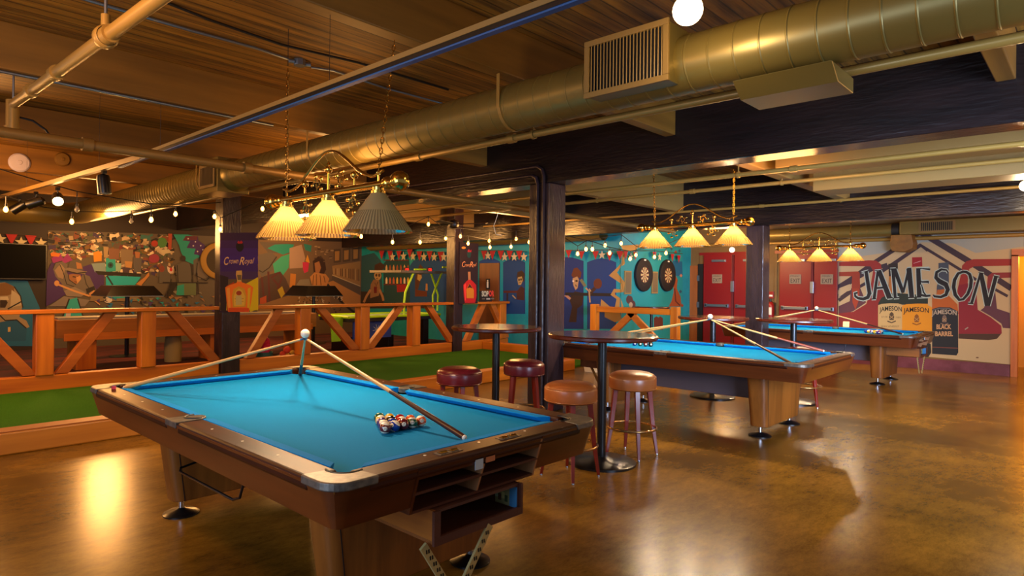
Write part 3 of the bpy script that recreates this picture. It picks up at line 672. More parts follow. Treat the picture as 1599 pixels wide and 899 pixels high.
# balls
BR = .0286
def hexm(h): return M('ball_'+h.strip('#'), h, .06, coat=.6)
BALL = {1: '#d9a015', 2: '#10308a', 3: '#b0161a', 4: '#3d1a5c', 5: '#d8501a', 6: '#0f4a2c', 7: '#5a0f18', 8: '#0a0a0a'}
def pool_ball(n, c, label, grp, R=None):
    col = hexm(BALL[n if n < 9 else n-8]); wh = M('ball_white', '#e6dcc4', .06, coat=.6)
    r = thing('pool_ball', label, 'pool ball', c, 0, grp)
    q = MB(); k = 20; a = Vector((0, 0, 1)); st = n > 8
    prof = [(max(BR*math.sin(PI*i/k), .0002), -BR*math.cos(PI*i/k)) for i in range(k+1)]
    if st:
        q.lathe(prof[:7], wh, n=24); q.lathe(prof[6:15], col, n=24); q.lathe(prof[14:], wh, n=24)
    else: q.lathe(prof, col, n=24)
    o = q.build('ball_body', r)
    q = MB(); d = Vector((1, 0, 0)); m = 5; pr = [(max((BR+.0003)*math.sin(.38*i/m), .0002), (BR+.0003)*math.cos(.38*i/m)) for i in range(m+1)]
    q.lathe(pr, wh, (0, 0, 0), 16, d); o2 = q.build('number_spot', r)
    q = MB(); vs, fs = text_poly(str(n)); mx = max(v[0] for v in vs); s = .011/.7
    q.add([((BR+.0008), (a_-mx/2)*s, (b_-.35)*s) for a_, b_ in vs], fs, hexm('#0a0a0a')); q.build('number', o2)
    if R: r.rotation_euler = R
    return r
def rackpos(cx, cy, i, j, sy=-1):
    d = BR*2*1.003; return Vector((cx+(j-i/2)*d, cy+sy*i*d*.866, SZ+BR))
names = {1: 'solid yellow', 2: 'solid blue', 3: 'solid red', 4: 'solid purple', 5: 'solid orange', 6: 'solid green', 7: 'solid maroon', 8: 'solid black', 9: 'yellow striped', 10: 'blue striped', 11: 'red striped', 12: 'purple striped', 13: 'orange striped', 14: 'green striped', 15: 'maroon striped'}
rack = [[6], [9, 1], [4, 8, 3], [12, 2, 11, 5], [15, 10, 7, 14, 13]]
for i, row in enumerate(rack):
    for j, n in enumerate(row):
        ca = -2.36+rnd.uniform(-.5, .5)
        pool_ball(n, rackpos(2.05, 2.715, i, j), names[n]+' pool ball in the rack on the nearest table', 'racked balls on the nearest table', (rnd.uniform(-.6, .6), rnd.uniform(-.5, .3), ca))
for i, row in enumerate([[2], [9, 3], [10, 8, 7], [1, 13, 11, 14], [4, 5, 15, 12, 6]]):
    for j, n in enumerate(row):
        pool_ball(n, rackpos(11.95, 2.765, i, j), names[n]+' pool ball in the rack on the farthest table', 'racked balls on the farthest table', (rnd.uniform(-.6, .6), rnd.uniform(-.4, .4), -2.5+rnd.uniform(-.6, .6)))
for (x, y, n) in ((1008, 537, 7), (1016, 537.4, 8), (999.5, 536.6, 6), (991, 536, 2)):
    c = on(x, y, 'z', SZ+BR); pool_ball(n, c, names[n]+' pool ball in the short row on the middle table', 'balls on the middle table', (0, 0, -2.4))

# cues leaned together as tripods with a cue ball on top
def cue(tip, butt, label, grp, L=1.47, col=None):
    """straight cue from its tip to its butt"""
    tip, butt = Vector(tip), Vector(butt); d = (butt-tip); d.normalize()
    r = thing('pool_cue', label, 'pool cue', tip, 0, grp); L = (butt-tip).length
    def rad(t): return .0065+(.0145-.0065)*t
    q = MB(); q.lathe([(rad(k/10), L*k/10) for k in range(1, 7)], cuewood_m, (0, 0, 0), 14, d); q.build('shaft', r)
    q = MB(); q.lathe([(.0055, 0), (.0065, .004), (.0068, .02)], flat('2a5a7a'), (0, 0, 0), 14, d, capped=True); q.lathe([(.0068, .02), (rad(.1), L*.1)], cuewood_m, (0, 0, 0), 14, d); q.build('tip_ferrule', r)
    q = MB(); q.lathe([(rad(.6), L*.6), (rad(.98), L*.98), (.012, L)], col or butt_m, (0, 0, 0), 14, d, capped=True); o = q.build('butt', r)
    MB().lathe([(.0125, L*.992), (.013, L), (.008, L+.006), (.001, L+.006)], white_m, (0, 0, 0), 12, d).build('bumper', o)
    return r
def tripod(ap, buts, who, grp, labels, cols=None):
    ap = Vector(ap)
    for b, l, c in zip(buts, labels, cols or (None,)*9):
        b = Vector(b); off = (b-ap); off.z = 0; off.normalize()
        cue(ap+off*.012, b, l, grp, col=c)
    o = MB().ball((0, 0, 0), BR, M('ball_white', '#e6dcc4', .06, coat=.6), 28).build('cue_ball', loc=ap+Vector((0, 0, BR+.004)))
    tag(o, 'white cue ball balanced on the three cues over the %s table' % who, 'cue ball')
tripod((2.11, 3.567, 1.149), [(1.40, 4.63, .79), (2.125, 2.15, SZ+.013), (2.70, 4.64, .735)], 'nearest', 'cues leaning together on the nearest table',
       ['cue on the nearest table leaning to its far left corner pocket', 'cue on the nearest table with its brown butt beside the racked balls', 'cue on the nearest table standing in its far middle corner pocket'], (cuewood_m, None, flat('1f4a58')))
tripod((7.08, 3.2, 1.125), [(6.43, 2.10, SZ+.013), (7.60, 2.16, .815), (6.40, 4.62, .815), (7.72, 4.70, .81)], 'middle', 'cues leaning together on the middle table',
       ['cue on the middle table with its dark butt at the near left corner', 'cue on the middle table with its reddish butt at the far right corner', 'cue on the middle table leaning left towards the round bar table', 'cue on the middle table leaning back behind the blue-lit column'], (None, flat('8a3a18', .3), cuewood_m, cuewood_m))
tripod((11.9, 3.5, 1.115), [(11.95, 2.25, SZ+.013), (11.35, 4.72, .815), (12.5, 4.75, .815)], 'farthest', 'cues leaning together on the farthest table',
       ['cue on the farthest table running right to beside its racked balls', 'upper of the two cues leaning left on the farthest table', 'lower of the two cues leaning left on the farthest table'], (None, cuewood_m, cuewood_m))
# chalk cube on the rail
q = MB(); q.box((0, 0, .011), (.022, .022, .022), flat('a3243a', .6)); q.box((0, 0, .0225), (.014, .014, .002), flat('2a6a9a')); c = on(178, 608, 'z', RZ)
tag(q.build('chalk_cube', bevel=.002, loc=(1.312, 4.545, RZ+.001)), 'small red chalk cube on the far left rail of the nearest pool table', 'chalk')
o = MB().box((0, 0, .05), (.004, .1, .1), flat('c9b487')).build('paper_card', loc=(12.7, 3.25, RZ+.003)); o.rotation_euler = (0, .15, 0); tag(o, 'cream paper card standing on the rail of the farthest pool table', 'card')

# ================================================================== BRASS LAMPS
def make_lamp(label, loc, sc, lit, chains):
    r = thing('billiard_lamp', label, 'lamp', loc, 0, 'brass lamps over the pool tables')
    k = sc; L = .6*k
    q = MB(); q.cyl((0, -L, 0), (0, L, 0), .02*k, brass_m, n=20); q.build('crossbar', r)
    for s in (-1, 1):
        q = MB(); q.ball((0, s*(L+.06*k), 0), .052*k, brass_m, 24); q.lathe([(.02*k, 0), (.034*k, .01*k), (.034*k, .03*k), (.02*k, .04*k)], brass_m, (0, s*(L-.02*k), 0), 20, (0, s, 0)); q.ball((0, s*(L-.04*k), 0), .034*k, brass_m, 20); q.build('ball_finial', r)
    pts = []
    for i in range(41):
        u = -1+2*i/40; y = u*.52*k; z = .05+.19*(.5+.5*math.cos(PI*min(abs(u)/.86, 1.)))
        if abs(u) > .86: z += .02*(abs(u)-.86)/.14
        pts.append((0, y, z*k))
    MB().tube(pts, .0085*k, brass_m, 10).build('arched_rod', r)
    q = MB(); q.cyl((0, 0, 0), (0, 0, .13*k), .009*k, brass_m); q.ball((0, 0, .135*k), .022*k, brass_m); q.lathe([(.004, .15*k), (.012*k, .165*k), (.002, .185*k)], brass_m); q.build('centre_finial', r)
    for s in (-1, 1):
        q = MB(); q.cyl((0, s*.26*k, 0), (0, s*.26*k, .06*k), .006*k, brass_m, n=10); q.ball((0, s*.26*k, .075*k), .022*k, brass_m, 16); q.build('knob', r)
        for y0, z0 in ((s*.125*k, .06*k), (s*.24*k, -.085*k)):
            q = MB(); R = .042*k
            q.tube([(0, y0+s*R*(1-t_/14)*math.cos(t_*.62), z0+R*(1-t_/14)*math.sin(t_*.62)) for t_ in range(13)], .004*k, brass_m, 6)
            for j in range(5):
                a = j*1.26; c_ = (0, y0+s*(R+.012*k)*math.cos(a), z0+(R+.008*k)*math.sin(a)); q.ball(c_, .017*k, brass_m, 8, (.35, 1, .75))
            q.cyl((0, y0, 0), (0, y0, z0), .003*k, brass_m, n=6); q.build('scroll_leaf', r)
    for j, y in enumerate((-.48*k, 0, .48*k)):
        on_ = lit[j]; b0 = -.25*k
        q = MB(); R = .2*k if k < 1.05 else .2; hh = .205*k; n = 120
        prof = [(R+.002, b0+.0), (R, b0+.006), (R*.985, b0+.012), (R*.83, b0+hh*.24), (R*.8, b0+hh*.3), (R*.6, b0+hh*.52), (R*.42, b0+hh*.74), (R*.24, b0+hh*.96), (.038*k, b0+hh)]
        q.lathe(prof, shade_m if on_ else dimshade_m, (0, y, 0), n, rib=.012); gi = q.m(shade_rib_m if on_ else dimshade_rib_m)
        for kf in range(len(q.mi)):
            if kf % 2 and kf < 5*n: q.mi[kf] = gi
        o = q.build('glass_shade', r)
        q = MB(); q.lathe([(.04*k, b0+hh-.004), (.04*k, b0+hh+.012), (.03*k, b0+hh+.016), (.032*k, b0+hh+.034), (.016*k, -.012*k), (.014*k, 0)], brass_m, (0, y, 0), 24); q.build('shade_holder', r)
        q = MB(); q.ball((0, y, b0+hh*.42), .03*k, lampbulb_m if on_ else clearglass_m, 16, (1, 1, 1.25)); q.cyl((0, y, b0+hh*.55), (0, y, b0+hh), .016, brass_m); q.build('light_bulb', r)
        if on_: lamp('POINT', (loc[0], loc[1]+y, loc[2]+b0+hh*.4), LAMPW, '#ffdcb0', .05)
    for s in (-1, 1):
        top = Vector(chains[0 if s < 0 else 1])-Vector(loc); bot = Vector((0, s*.48*k, .075*k)); d = top-bot; n = int(d.length/.034); q = MB()
        dn = d.normalized(); sd = dn.cross(Vector((.6, .8, 0))).normalized(); sd2 = dn.cross(sd)
        for i in range(n):
            c_ = bot+dn*(.02+i*.034); e = sd if i % 2 else sd2
            q.tube([c_+dn*(.023*math.cos(a))+e*(.0095*math.sin(a)) for a in arc_ring(10)], .0028, brass_m, 5, True)
        if top.z+loc[2] < 3.09 and top.y > 0: q.cyl(top, (top.x, top.y, ZC-loc[2]), .0025, blackm_m, n=6)
        q.build('chain', r)
        q = MB(); q.cyl((0, s*.48*k, .0), (0, s*.48*k, .05*k), .006*k, brass_m, n=8); q.tube([(0, s*.48*k+.016*math.sin(a), .06*k+.016*math.cos(a)) for a in arc_ring(12)], .004, brass_m, 6, True); q.build('hanging_ring', r)
    return r
LAMPW = 105
make_lamp('brass three-shade lamp over the nearest pool table, its right shade unlit', (2.255, 3.55, 2.077), 1.1, (0, 1, 1), ((2.44, 3.12, 3.01), (2.36, 4.27, 3.08)))
make_lamp('brass three-shade lamp over the middle pool table', (7.04, 3.41, 2.214), 1., (1, 1, 1), ((7.04, 2.93, 2.8), (7.04, 3.93, ZC)))
make_lamp('brass three-shade lamp over the farthest pool table', (11.95, 3.485, 2.20), 1., (1, 1, 1), ((11.95, 3.0, ZC), (11.95, 3.97, ZC)))

# ================================================================== BAR TABLES AND STOOLS
def bar_table(label, loc, zt=1.09, r=.457, group='round bar tables'):
    T = thing('bar_table', label, 'bar table', loc, 0, group)
    q = MB(); q.lathe([(.002, zt), (r-.03, zt), (r-.028, zt-.002)], tabletop_m, n=64); q.lathe([(r-.03, zt-.03), (.002, zt-.03)], tabletop_m, n=64); q.build('table_top', T)
    MB().lathe([(r-.03, zt), (r-.008, zt-.001), (r, zt-.008), (r, zt-.026), (r-.012, zt-.038), (r-.03, zt-.038), (r-.03, zt-.03)], tableedge_m, n=64).build('edge_band', T)
    q = MB(); q.cyl((0, 0, .03), (0, 0, zt-.03), .038, black_m, n=24); q.build('post', T)
    q = MB(); q.lathe([(.29, 0), (.29, .018), (.275, .026), (.1, .04), (.06, .055), (.04, .06), (.002, .06)], black_m, n=48); q.build('base_disc', T)
    q = MB(); q.box((0, 0, zt-.036), (.4, .05, .012), black_m); q.box((0, 0, zt-.036), (.05, .4, .012), black_m); q.build('top_bracket', T)
    return T
B1 = bar_table('round dark bar table between the two tan stools', (4.62, 3.03, 0))
B2 = dup(B1, 'round dark bar table beside the maroon stools, left of the near column', (4.80, 4.42, 0))
B2.scale = (1, 1, 1.07/1.09)
B3 = dup(B1, 'round bar table just left of the blue-lit column', (8.36, 3.86, 0)); B3.location = (8.45, 3.78, 0)
B4 = dup(B1, 'round bar table seen between the middle and farthest pool tables', (8.86, 2.88, 0))
def make_stool(label, loc, rz, m, group):
    T = thing('bar_stool', label, 'bar stool', loc, rz, group)
    q = MB(); q.lathe([(.002, .745), (.08, .743), (.15, .735), (.185, .72), (.203, .70), (.208, .685), (.2075, .62), (.203, .597), (.19, .588), (.002, .588)], m, n=48); o = q.build('seat', T)
    q = MB()
    for z, r in ((.70, .204), (.602, .2055)): q.tube([(r*math.cos(a), r*math.sin(a), z) for a in arc_ring(48)], .003, m, 6, True)
    q.build('piping', o)
    for i in range(4):
        a = PI/4+i*PI/2; c, s = math.cos(a), math.sin(a)
        t, b = Vector((c*.15, s*.15, .59)), Vector((c*.225, s*.225, 0)); R = Matrix.Rotation(a, 3, 'Z')
        def sec(p, w): return [p+R@Vector((x*w, y*w, 0)) for x, y in ((-1, -1), (1, -1), (1, 1), (-1, 1))]
        md = t.lerp(b, .55)+Vector((-c*.006, -s*.006, 0))
        vs = sec(t, .021)+sec(md, .018)+sec(b+Vector((0, 0, .012)), .012)
        q = MB(); q.add(vs, [(0, 1, 2, 3), (11, 10, 9, 8)]+[(k*4+i_, k*4+(i_+1) % 4, k*4+4+(i_+1) % 4, k*4+4+i_) for k in (0, 1) for i_ in range(4)], stoolleg_m); o = q.build('leg', T, .003)
        MB().lathe([(.013, 0), (.014, .006), (.012, .014), (.002, .015)], chrome_m, b, 12).build('foot_glide', o)
    MB().tube([(.211*math.cos(a), .211*math.sin(a), .25) for a in arc_ring(40)], .0105, M('bronze_ring', '#a07c4c', .25, metal=.9), 10, True).build('footrest_ring', T)
    return T
st = make_stool('tan bar stool in front, nearest the corner of the first pool table', (4.12, 2.99, 0), 1.52, tan_m, 'tan bar stools')
dup(st, 'tan bar stool right of the bar table post', (5.03, 2.98, 0), .02)
st = make_stool('maroon bar stool nearest the side of the first pool table', (4.07, 4.2, 0), .2, maroon_m, 'maroon bar stools')
dup(st, 'maroon bar stool partly hidden by the near column', (4.96, 4.18, 0), .75)
dup(st, 'dark bar stool standing between the middle and farthest pool tables', (8.75, 2.72, 0), .3)
# little white waste box by the fence end
q = MB(); q.prism([(-.13, -.1), (.13, -.1), (.13, .1), (-.13, .1)], 0, .24, white_m, top=[(-.16, -.13), (.16, -.13), (.16, .13), (-.16, .13)]); bxp = on(925, 580, 'z', 0)
o = q.build('waste_box', loc=(9.35, 6.3, 0)); tag(o, 'small off-white waste box beside the end of the turf curb', 'box')
q = MB(); q.prism([(-.15, -.12), (.15, -.12), (.15, .12), (-.15, .12)], .238, .262, black_m); q.build('lid', o)

# ================================================================== TURF COURT AND TIMBER FENCE
tag(MB().span((-2, 6.86, 0), (10.4, 10.0, .03), turf_m).build('turf'), 'green artificial turf of the lawn game court', 'turf', kind='stuff')
cr = thing('timber_curb', 'old squared timber curb along the front of the green turf', 'curb', (0, 6.66, 0))
q = MB(); q.span((-2, 0, 0), (3.2, .2, .19), pinefloor_m); q.build('curb_beam', cr, .014); q = MB(); q.span((3.205, 0, 0), (9.3, .2, .185), pine_m['x']); q.build('curb_beam', cr, .012)
q = MB(); q.span((-2, .012, .19), (3.2, .205, .2), W('curb_cap', '#8a4a20', '#a3602c', 'x', 3, .5)); q.build('curb_cap', cr, .003)
o = MB().span((10.4, 5.6, 0), (10.6, 10.0, .2), pine_m['y']).build('timber_curb', bevel=.012); tag(o, 'short timber curb closing the far end of the turf', 'curb')
FY = 10.0
fz = thing('timber_fence', 'orange timber fence with diagonal braces along the back of the turf', 'fence', (0, FY, 0))
PZ = pine_m['z']; PXm = pine_m['x']
for a, b in ((-2, 4.40), (4.74, 9.48), (9.78, 11.3)): MB().span((a, .02, 0), (b, .17, .22), PXm).build('base_rail', fz, .01)
for x0, x1 in ((-2, 4.40), (4.74, 9.48), (9.78, 11.3)): MB().span((x0, -.02, 1.04), (x1, .22, 1.09), PXm).build('top_rail', fz, .006)
for x in (-.35, 1.955, 3.24, 5.82, 7.09, 8.36, 11.0): MB().span((x, 0, .22), (x+.21, .2, 1.04), PZ).build('post', fz, .012)
def fxy(px, py): p = on(px, py, 'y', FY+.1); return p.x, p.z
brm = W('pine_brace', '#93480c', '#b9681c', 'x', 3.5, .42, .12)
for (ax, ay), (bx, by) in (((0, 540), (50, 590)), ((90, 588), (172, 488)), ((270, 488), (340, 568)), ((385, 565), (436, 480)), ((500, 482), (556, 548)), ((574, 545), (626, 476)), ((666, 475), (702, 530)), ((733, 520), (753, 475)), ((767, 475), (787, 520)), ((815, 512), (828, 482))):
    x0, z0 = fxy(ax, ay); x1, z1 = fxy(bx, by); lo, hi = (.23, 1.03)
    def cl(x, z, xo, zo):
        zt = min(max(z, lo), hi); return (x+(xo-x)*((zt-z)/(zo-z)) if abs(zo-z) > 1e-3 else x), zt
    # carry the brace on to the rails it is fixed to
    s_ = (x1-x0)/(z1-z0); za, zb = (lo, hi) if z1 > z0 else (hi, lo)
    P0, P1 = Vector((x0+s_*(za-z0), .1, za)), Vector((x0+s_*(zb-z0), .1, zb))
    d = P1-P0; d.normalize(); off = d*.0
    w_ = .13; hw = w_/2/abs(d.z)
    MB().prism([(P0.x-hw, P0.z), (P0.x+hw, P0.z), (P1.x+hw, P1.z), (P1.x-hw, P1.z)], .04, .15, brm, 'y').build('brace', fz, .006)
rf = thing('timber_fence', 'short orange timber fence section with an inverted V brace beside the dartboards', 'fence', (10.65, 0, 0))
for y in (7.2, 5.48): MB().span((-.0, y-.06, 0), (.13, y+.08, 1.12), PZ).build('post', rf, .01)
MB().span((.02, 5.54, .97), (.1, 7.16, 1.08), pine_m['y']).build('top_rail', rf, .008); MB().span((.0, 5.54, .2), (.1, 7.16, .34), pine_m['y']).build('base_rail', rf, .008)
for y0, y1 in ((6.4, 5.68), (6.36, 7.06)):
    hw = .09; s_ = -1 if y1 < y0 else 1
    MB().prism([(y0-hw, .97), (y0+hw, .97), (y1+hw, .34), (y1-hw, .34)], .03, .1, W('pine_brace_y', '#93480c', '#b9681c', 'y', 3.5, .42, .12), 'x').build('brace', rf, .006)

# ================================================================== PAINTED WALLS AND SIGNS
C4, C5, C6, C7, C8, L0 = (60, 350, 7.49), (210, 350, 7.49), (390, 360, 6.917), (560, 380, 7.49), (880, 370, 5.995), (0, 340, 4.99)
J1, J2, J3, J4, K1, K2 = (1299, 360, 8.987), (1440, 360, 8.987), (1299, 450, 8.987), (1440, 450, 5.993), (1340, 400, 11.237), (1440, 400, 9.99)
# ---- whiskey wall painting on the right wall
p = Paint('x', XR-.004, -1)
CREAM, PLUM, RED, DK = '#b09c76', '#382a34', '#8a2a26', '#15171c'
p.poly([(1309, 376), (1330, 371), (1400, 368), (1599, 362), (1599, 398), (1579, 398), (1579, 569), (1440, 556), (1309, 545)], CREAM)
p.poly([(1309, 376), (1400, 368), (1599, 362), (1599, 385), (1500, 398), (1380, 402), (1309, 408)], '#94988f')
p.poly([(1330, 402), (1400, 392), (1440, 378), (1490, 380), (1540, 402), (1578, 402), (1578, 409), (1309, 409)], CREAM)
# chevrons
p.stroke([(-20, 860), (250, 690), (620, 430), (900, 250), (1240, 20)], 60, PLUM, J1); p.stroke([(700, 570), (900, 440), (1240, 205), (1348, 275)], 52, PLUM, J1); p.stroke([(90, 830), (290, 700), (560, 540), (780, 480)], 58, PLUM, J1)
p.stroke([(-60, 960), (260, 860), (470, 740)], 44, PLUM, J1)
p.stroke([(-10, 30), (640, 420), (940, 610), (1250, 810)], 84, PLUM, J2); p.stroke([(-40, 195), (540, 550), (760, 690)], 40, PLUM, J2); p.stroke([(1000, 660), (1250, 800)], 60, PLUM, J2); p.stroke([(980, 800), (1200, 920)], 40, PLUM, J2)
p.poly([(100, 0), (250, -60), (270, 0), (90, 130)], CREAM, J3); p.stroke([(95, 170), (250, 60)], 50, '#3a2c30', J3)
# stills: left big pipe, left thin pipe
p.poly([(100, 440), (520, 415), (620, 420), (690, 470), (700, 560), (640, 900), (520, 900), (580, 560), (540, 500), (100, 495)], RED, J1)
p.poly([(100, 580), (370, 570), (390, 600), (400, 900), (270, 900), (285, 640), (100, 640)], '#8a3422', J1)
p.poly([(270, 0), (400, 0), (480, 200), (300, 320), (220, 350), (95, 350), (95, 250), (250, 180)], '#54303a', J3)
p.poly([(560, 0), (760, 0), (740, 200), (660, 220), (650, 560), (95, 560), (95, 350), (300, 330), (480, 220)], '#7a1f20', J3)
p.poly([(280, 0), (390, 0), (380, 160), (330, 300), (290, 200)], '#93381f', J3)
# right pipes and boots
p.poly([(1255, 395), (720, 400), (620, 430), (560, 490), (555, 560), (480, 899), (620, 899), (660, 540), (730, 500), (1255, 490)], RED, J2)
p.poly([(1245, 585), (980, 590), (920, 640), (900, 899), (1010, 899), (1020, 670), (1245, 660)], '#7c2a2c', J2)
p.poly([(340, -30), (500, -60), (520, 200), (640, 270), (740, 350), (745, 420), (700, 470), (620, 485), (340, 470)], '#7a1b2a', J4)
p.poly([(340, 425), (740, 425), (700, 472), (620, 485), (340, 470)], '#3f2a20', J4)
p.poly([(600, 0), (680, 0), (700, 190), (820, 230), (824, 375), (755, 370), (740, 330), (640, 260), (545, 205), (580, 180)], '#53303f', J4)
# bottles
p.poly([(1125, 375), (1265, 370), (1270, 500), (1125, 510)], '#8d1822', J1); p.stroke([(1145, 460), (1250, 425)], 6, '#c9a0a0', J1)
p.poly([(792, 465), (925, 455), (930, 640), (850, 640), (850, 899), (790, 899), (800, 640)], '#2a2321', J1); p.poly([(800, 640), (850, 640), (850, 899), (800, 899)], '#a5672a', J1)
p.poly([(228, 455), (372, 440), (378, 899), (200, 899), (205, 780), (228, 700)], '#3c4654', J2); p.poly([(210, 830), (330, 820), (330, 899), (200, 899)], '#a3571f', J2)
p.poly([(700, 130), (860, 60), (1348, 100), (1348, 230), (650, 230), (655, 200)], '#1c2a24', J3)
p.poly([(648, 240), (700, 218), (800, 210), (930, 212), (985, 230), (985, 575), (648, 555)], '#b39b68', J3)
p.poly([(985, 240), (1050, 222), (1200, 213), (1348, 216), (1348, 620), (985, 590)], '#c58516', J3); p.poly([(-5, 150), (60, 160), (92, 180), (92, 420), (-5, 400)], '#c58516', J4)
p.poly([(92, 60), (220, 40), (330, 150), (340, 240), (92, 240)], '#a3551f', J4)
p.poly([(92, 195), (160, 175), (260, 178), (335, 215), (338, 600), (320, 628), (92, 612)], '#161d26', J4)
p.poly([(0, 480), (80, 520), (85, 600), (60, 640), (0, 640)], '#1a1a1c', J4); p.stroke([(92, 550), (335, 560)], 8, '#6a3a30', J4); p.stroke([(96, 205), (160, 186), (250, 188), (330, 222)], 5, '#6d7078', J4)
for cx, cy, c in ((838, 400, J3), (1190, 430, J3), (208, 290, J4)):
    k = 1 if c is J3 else .62; col = '#463a2a' if cx == 838 else ('#7a4a16' if cx == 1190 else '#6a5a52')
    p.poly([(cx-38*k, cy), (cx-25*k, cy-50*k), (cx, cy-70*k), (cx+25*k, cy-50*k), (cx+38*k, cy), (cx+30*k, cy+45*k), (cx-30*k, cy+45*k)], col, c); p.stroke([(cx-60*k, cy+60*k), (cx, cy+82*k), (cx+60*k, cy+58*k)], 16*k, col, c); p.stroke([(cx-30*k, cy-20*k), (cx+30*k, cy+30*k)], 7*k, '#a88a5a', c); p.stroke([(cx+30*k, cy-20*k), (cx-30*k, cy+30*k)], 7*k, '#a88a5a', c)
p.text('JAMESON', 672, 332, 62, '#1c1a18', J3, 310, arc=18, slope=-.02, bold=.02); p.text('JAMESON', 1010, 345, 64, '#1c1a18', J3, 350, arc=18, bold=.02)
p.text('EST 1780', 695, 412, 22, '#5a4a34', J3, 85); p.text('DUBLIN', 895, 418, 22, '#5a4a34', J3, 70); p.text('IRISH WHISKEY', 690, 545, 24, '#5a4a34', J3, 255)
p.text('JAMESON', 92, 252, 42, '#a59a88', J4, 230, arc=12, bold=.02); p.text('BLACK', 132, 380, 42, '#b08a62', J4, 140, bold=.04); p.text('BARREL', 120, 446, 42, '#b08a62', J4, 168, bold=.04)
p.stroke([(400, 385), (430, 365)], 10, '#8d8c80', J4); p.ell(516, 648, 14, 6, '#6a5038', J4)
# big lettering: pale outline strokes, then dark strokes
LET = [(K1, [[(60, 285), (180, 255)], [(140, 270), (185, 560), (200, 650), (170, 720), (90, 750), (0, 735), (-50, 700), (-60, 650), (-10, 640)]], [[8, 20], [62, 66, 70, 66, 54, 44, 40, 40, 36]]),
       (K1, [[(290, 255), (400, 245)], [(345, 260), (280, 740)], [(365, 255), (550, 730)], [(300, 560), (480, 545)], [(235, 750), (315, 745)], [(510, 735), (600, 725)]], [[12, 14], [40, 56], [80, 90], [34, 34], [20, 20], [24, 24]]),
       (K1, [[(560, 225), (660, 220)], [(610, 230), (650, 725)], [(640, 230), (790, 640)], [(790, 640), (890, 215)], [(890, 215), (940, 720)], [(625, 730), (720, 725)], [(880, 725), (985, 718)], [(860, 215), (930, 208)]], [[20, 20], [58, 54], [70, 60], [40, 44], [90, 82], [24, 24], [24, 24], [20, 20]]),
       (K1, [[(1020, 220), (1250, 205)], [(1055, 220), (1075, 700)], [(1060, 440), (1236, 445)], [(1030, 715), (1240, 705)]], [[20, 20], [74, 84], [26, 34], [26, 30]]),
       (K2, [[(-10, 190), (125, 205)], [(100, 385), (95, 425)], [(-10, 400), (95, 398)], [(-10, 605), (60, 620), (130, 612)], [(-10, 440), (20, 560), (60, 610)]], [[14, 30], [14, 14], [22, 34], [36, 36, 30], [16, 24, 20]]),
       (K2, [[(405, 255), (380, 215), (300, 205), (225, 250), (215, 330), (270, 390), (370, 440), (400, 520), (370, 600), (290, 635), (190, 625), (175, 600)]], [[24, 26, 36, 46, 60, 76, 78, 66, 52, 40, 34, 26]]),
       (K2, [[(635, 240), (560, 270), (505, 370), (490, 480), (515, 600), (580, 680), (640, 670), (710, 590), (755, 480), (765, 370), (740, 280), (690, 245), (635, 240)]], [[34, 44, 54, 58, 56, 46, 40, 46, 54, 56, 50, 40, 34]]),
       (K2, [[(880, 255), (960, 265)], [(910, 265), (770, 735)], [(915, 265), (1020, 770)], [(1030, 770), (1150, 320)], [(715, 730), (800, 740)], [(1115, 305), (1205, 325)]], [[12, 12], [34, 44], [66, 84], [56, 58], [20, 20], [18, 18]])]
for c, strokes, ws in LET:
    for s_, w_ in zip(strokes, ws): p.stroke(s_, [x+30*c[2]/11 for x in w_], '#9fb4b0', c)
    for s_, w_ in zip(strokes, ws): p.stroke(s_, w_, DK, c)
o = p.build('wall_painting'); tag(o, 'whiskey wall painting with big JAMESON lettering, bottles and red copper stills', 'mural')

# ---- street-art panel left (back wall)
p = Paint('y', YB-.004, -1)
p.poly([(75, 359.5), (265, 365.5), (340, 369), (338, 560), (71, 560)], '#4c453c'); rr = random.Random(3)
PAL = ['#8d7c64', '#4d4038', '#1c1716', '#a4947c', '#c0b096', '#17141a', '#5c282b', '#33264c', '#63481f', '#a08c70', '#3c4a32', '#4b4642', '#171516', '#6a3a2a', '#2a5a58']
for i in range(520):
    x, y = rr.uniform(78, 270), rr.uniform(363+.03*0, 428)
    if y > 402 and x < 165: continue
    y = max(y, 364+(x-75)*.034)
    a, b = rr.uniform(3, 12), rr.uniform(2, 7); t = rr.uniform(-.6, .6)
    p.poly([(x+u*a*math.cos(t)-v*b*math.sin(t)+rr.uniform(-1, 1), y+u*a*math.sin(t)+v*b*math.cos(t)+rr.uniform(-1, 1)) for u, v in ((-.5, -.5), (.5, -.5), (.5, .5), (-.5, .5))], rr.choice(PAL))
for i in range(26):
    x, y = rr.uniform(80, 150), rr.uniform(372, 398); p.stroke([(x, y), (x+rr.uniform(3, 12), y+rr.uniform(-2, 2)), (x+rr.uniform(6, 18), y+rr.uniform(-3, 3))], rr.uniform(.6, 1.6), rr.choice(['#1a1718', '#8f8a88', '#141214']))
p.poly([(100, 560), (150, 450), (280, 420), (340, 560), (600, 470), (700, 480), (770, 600), (770, 720), (700, 780), (300, 830), (200, 899), (90, 960)], '#341a5a', C4)
p.poly([(150, 400), (250, 330), (290, 400), (340, 340), (400, 420), (300, 460), (170, 450)], '#7a1f6a', C4)
p.poly([(640, 330), (700, 310), (740, 340), (740, 430), (650, 440)], '#b07820', C4); p.poly([(140, 340), (180, 325), (260, 345), (240, 380), (150, 375)], '#b0601a', C4)
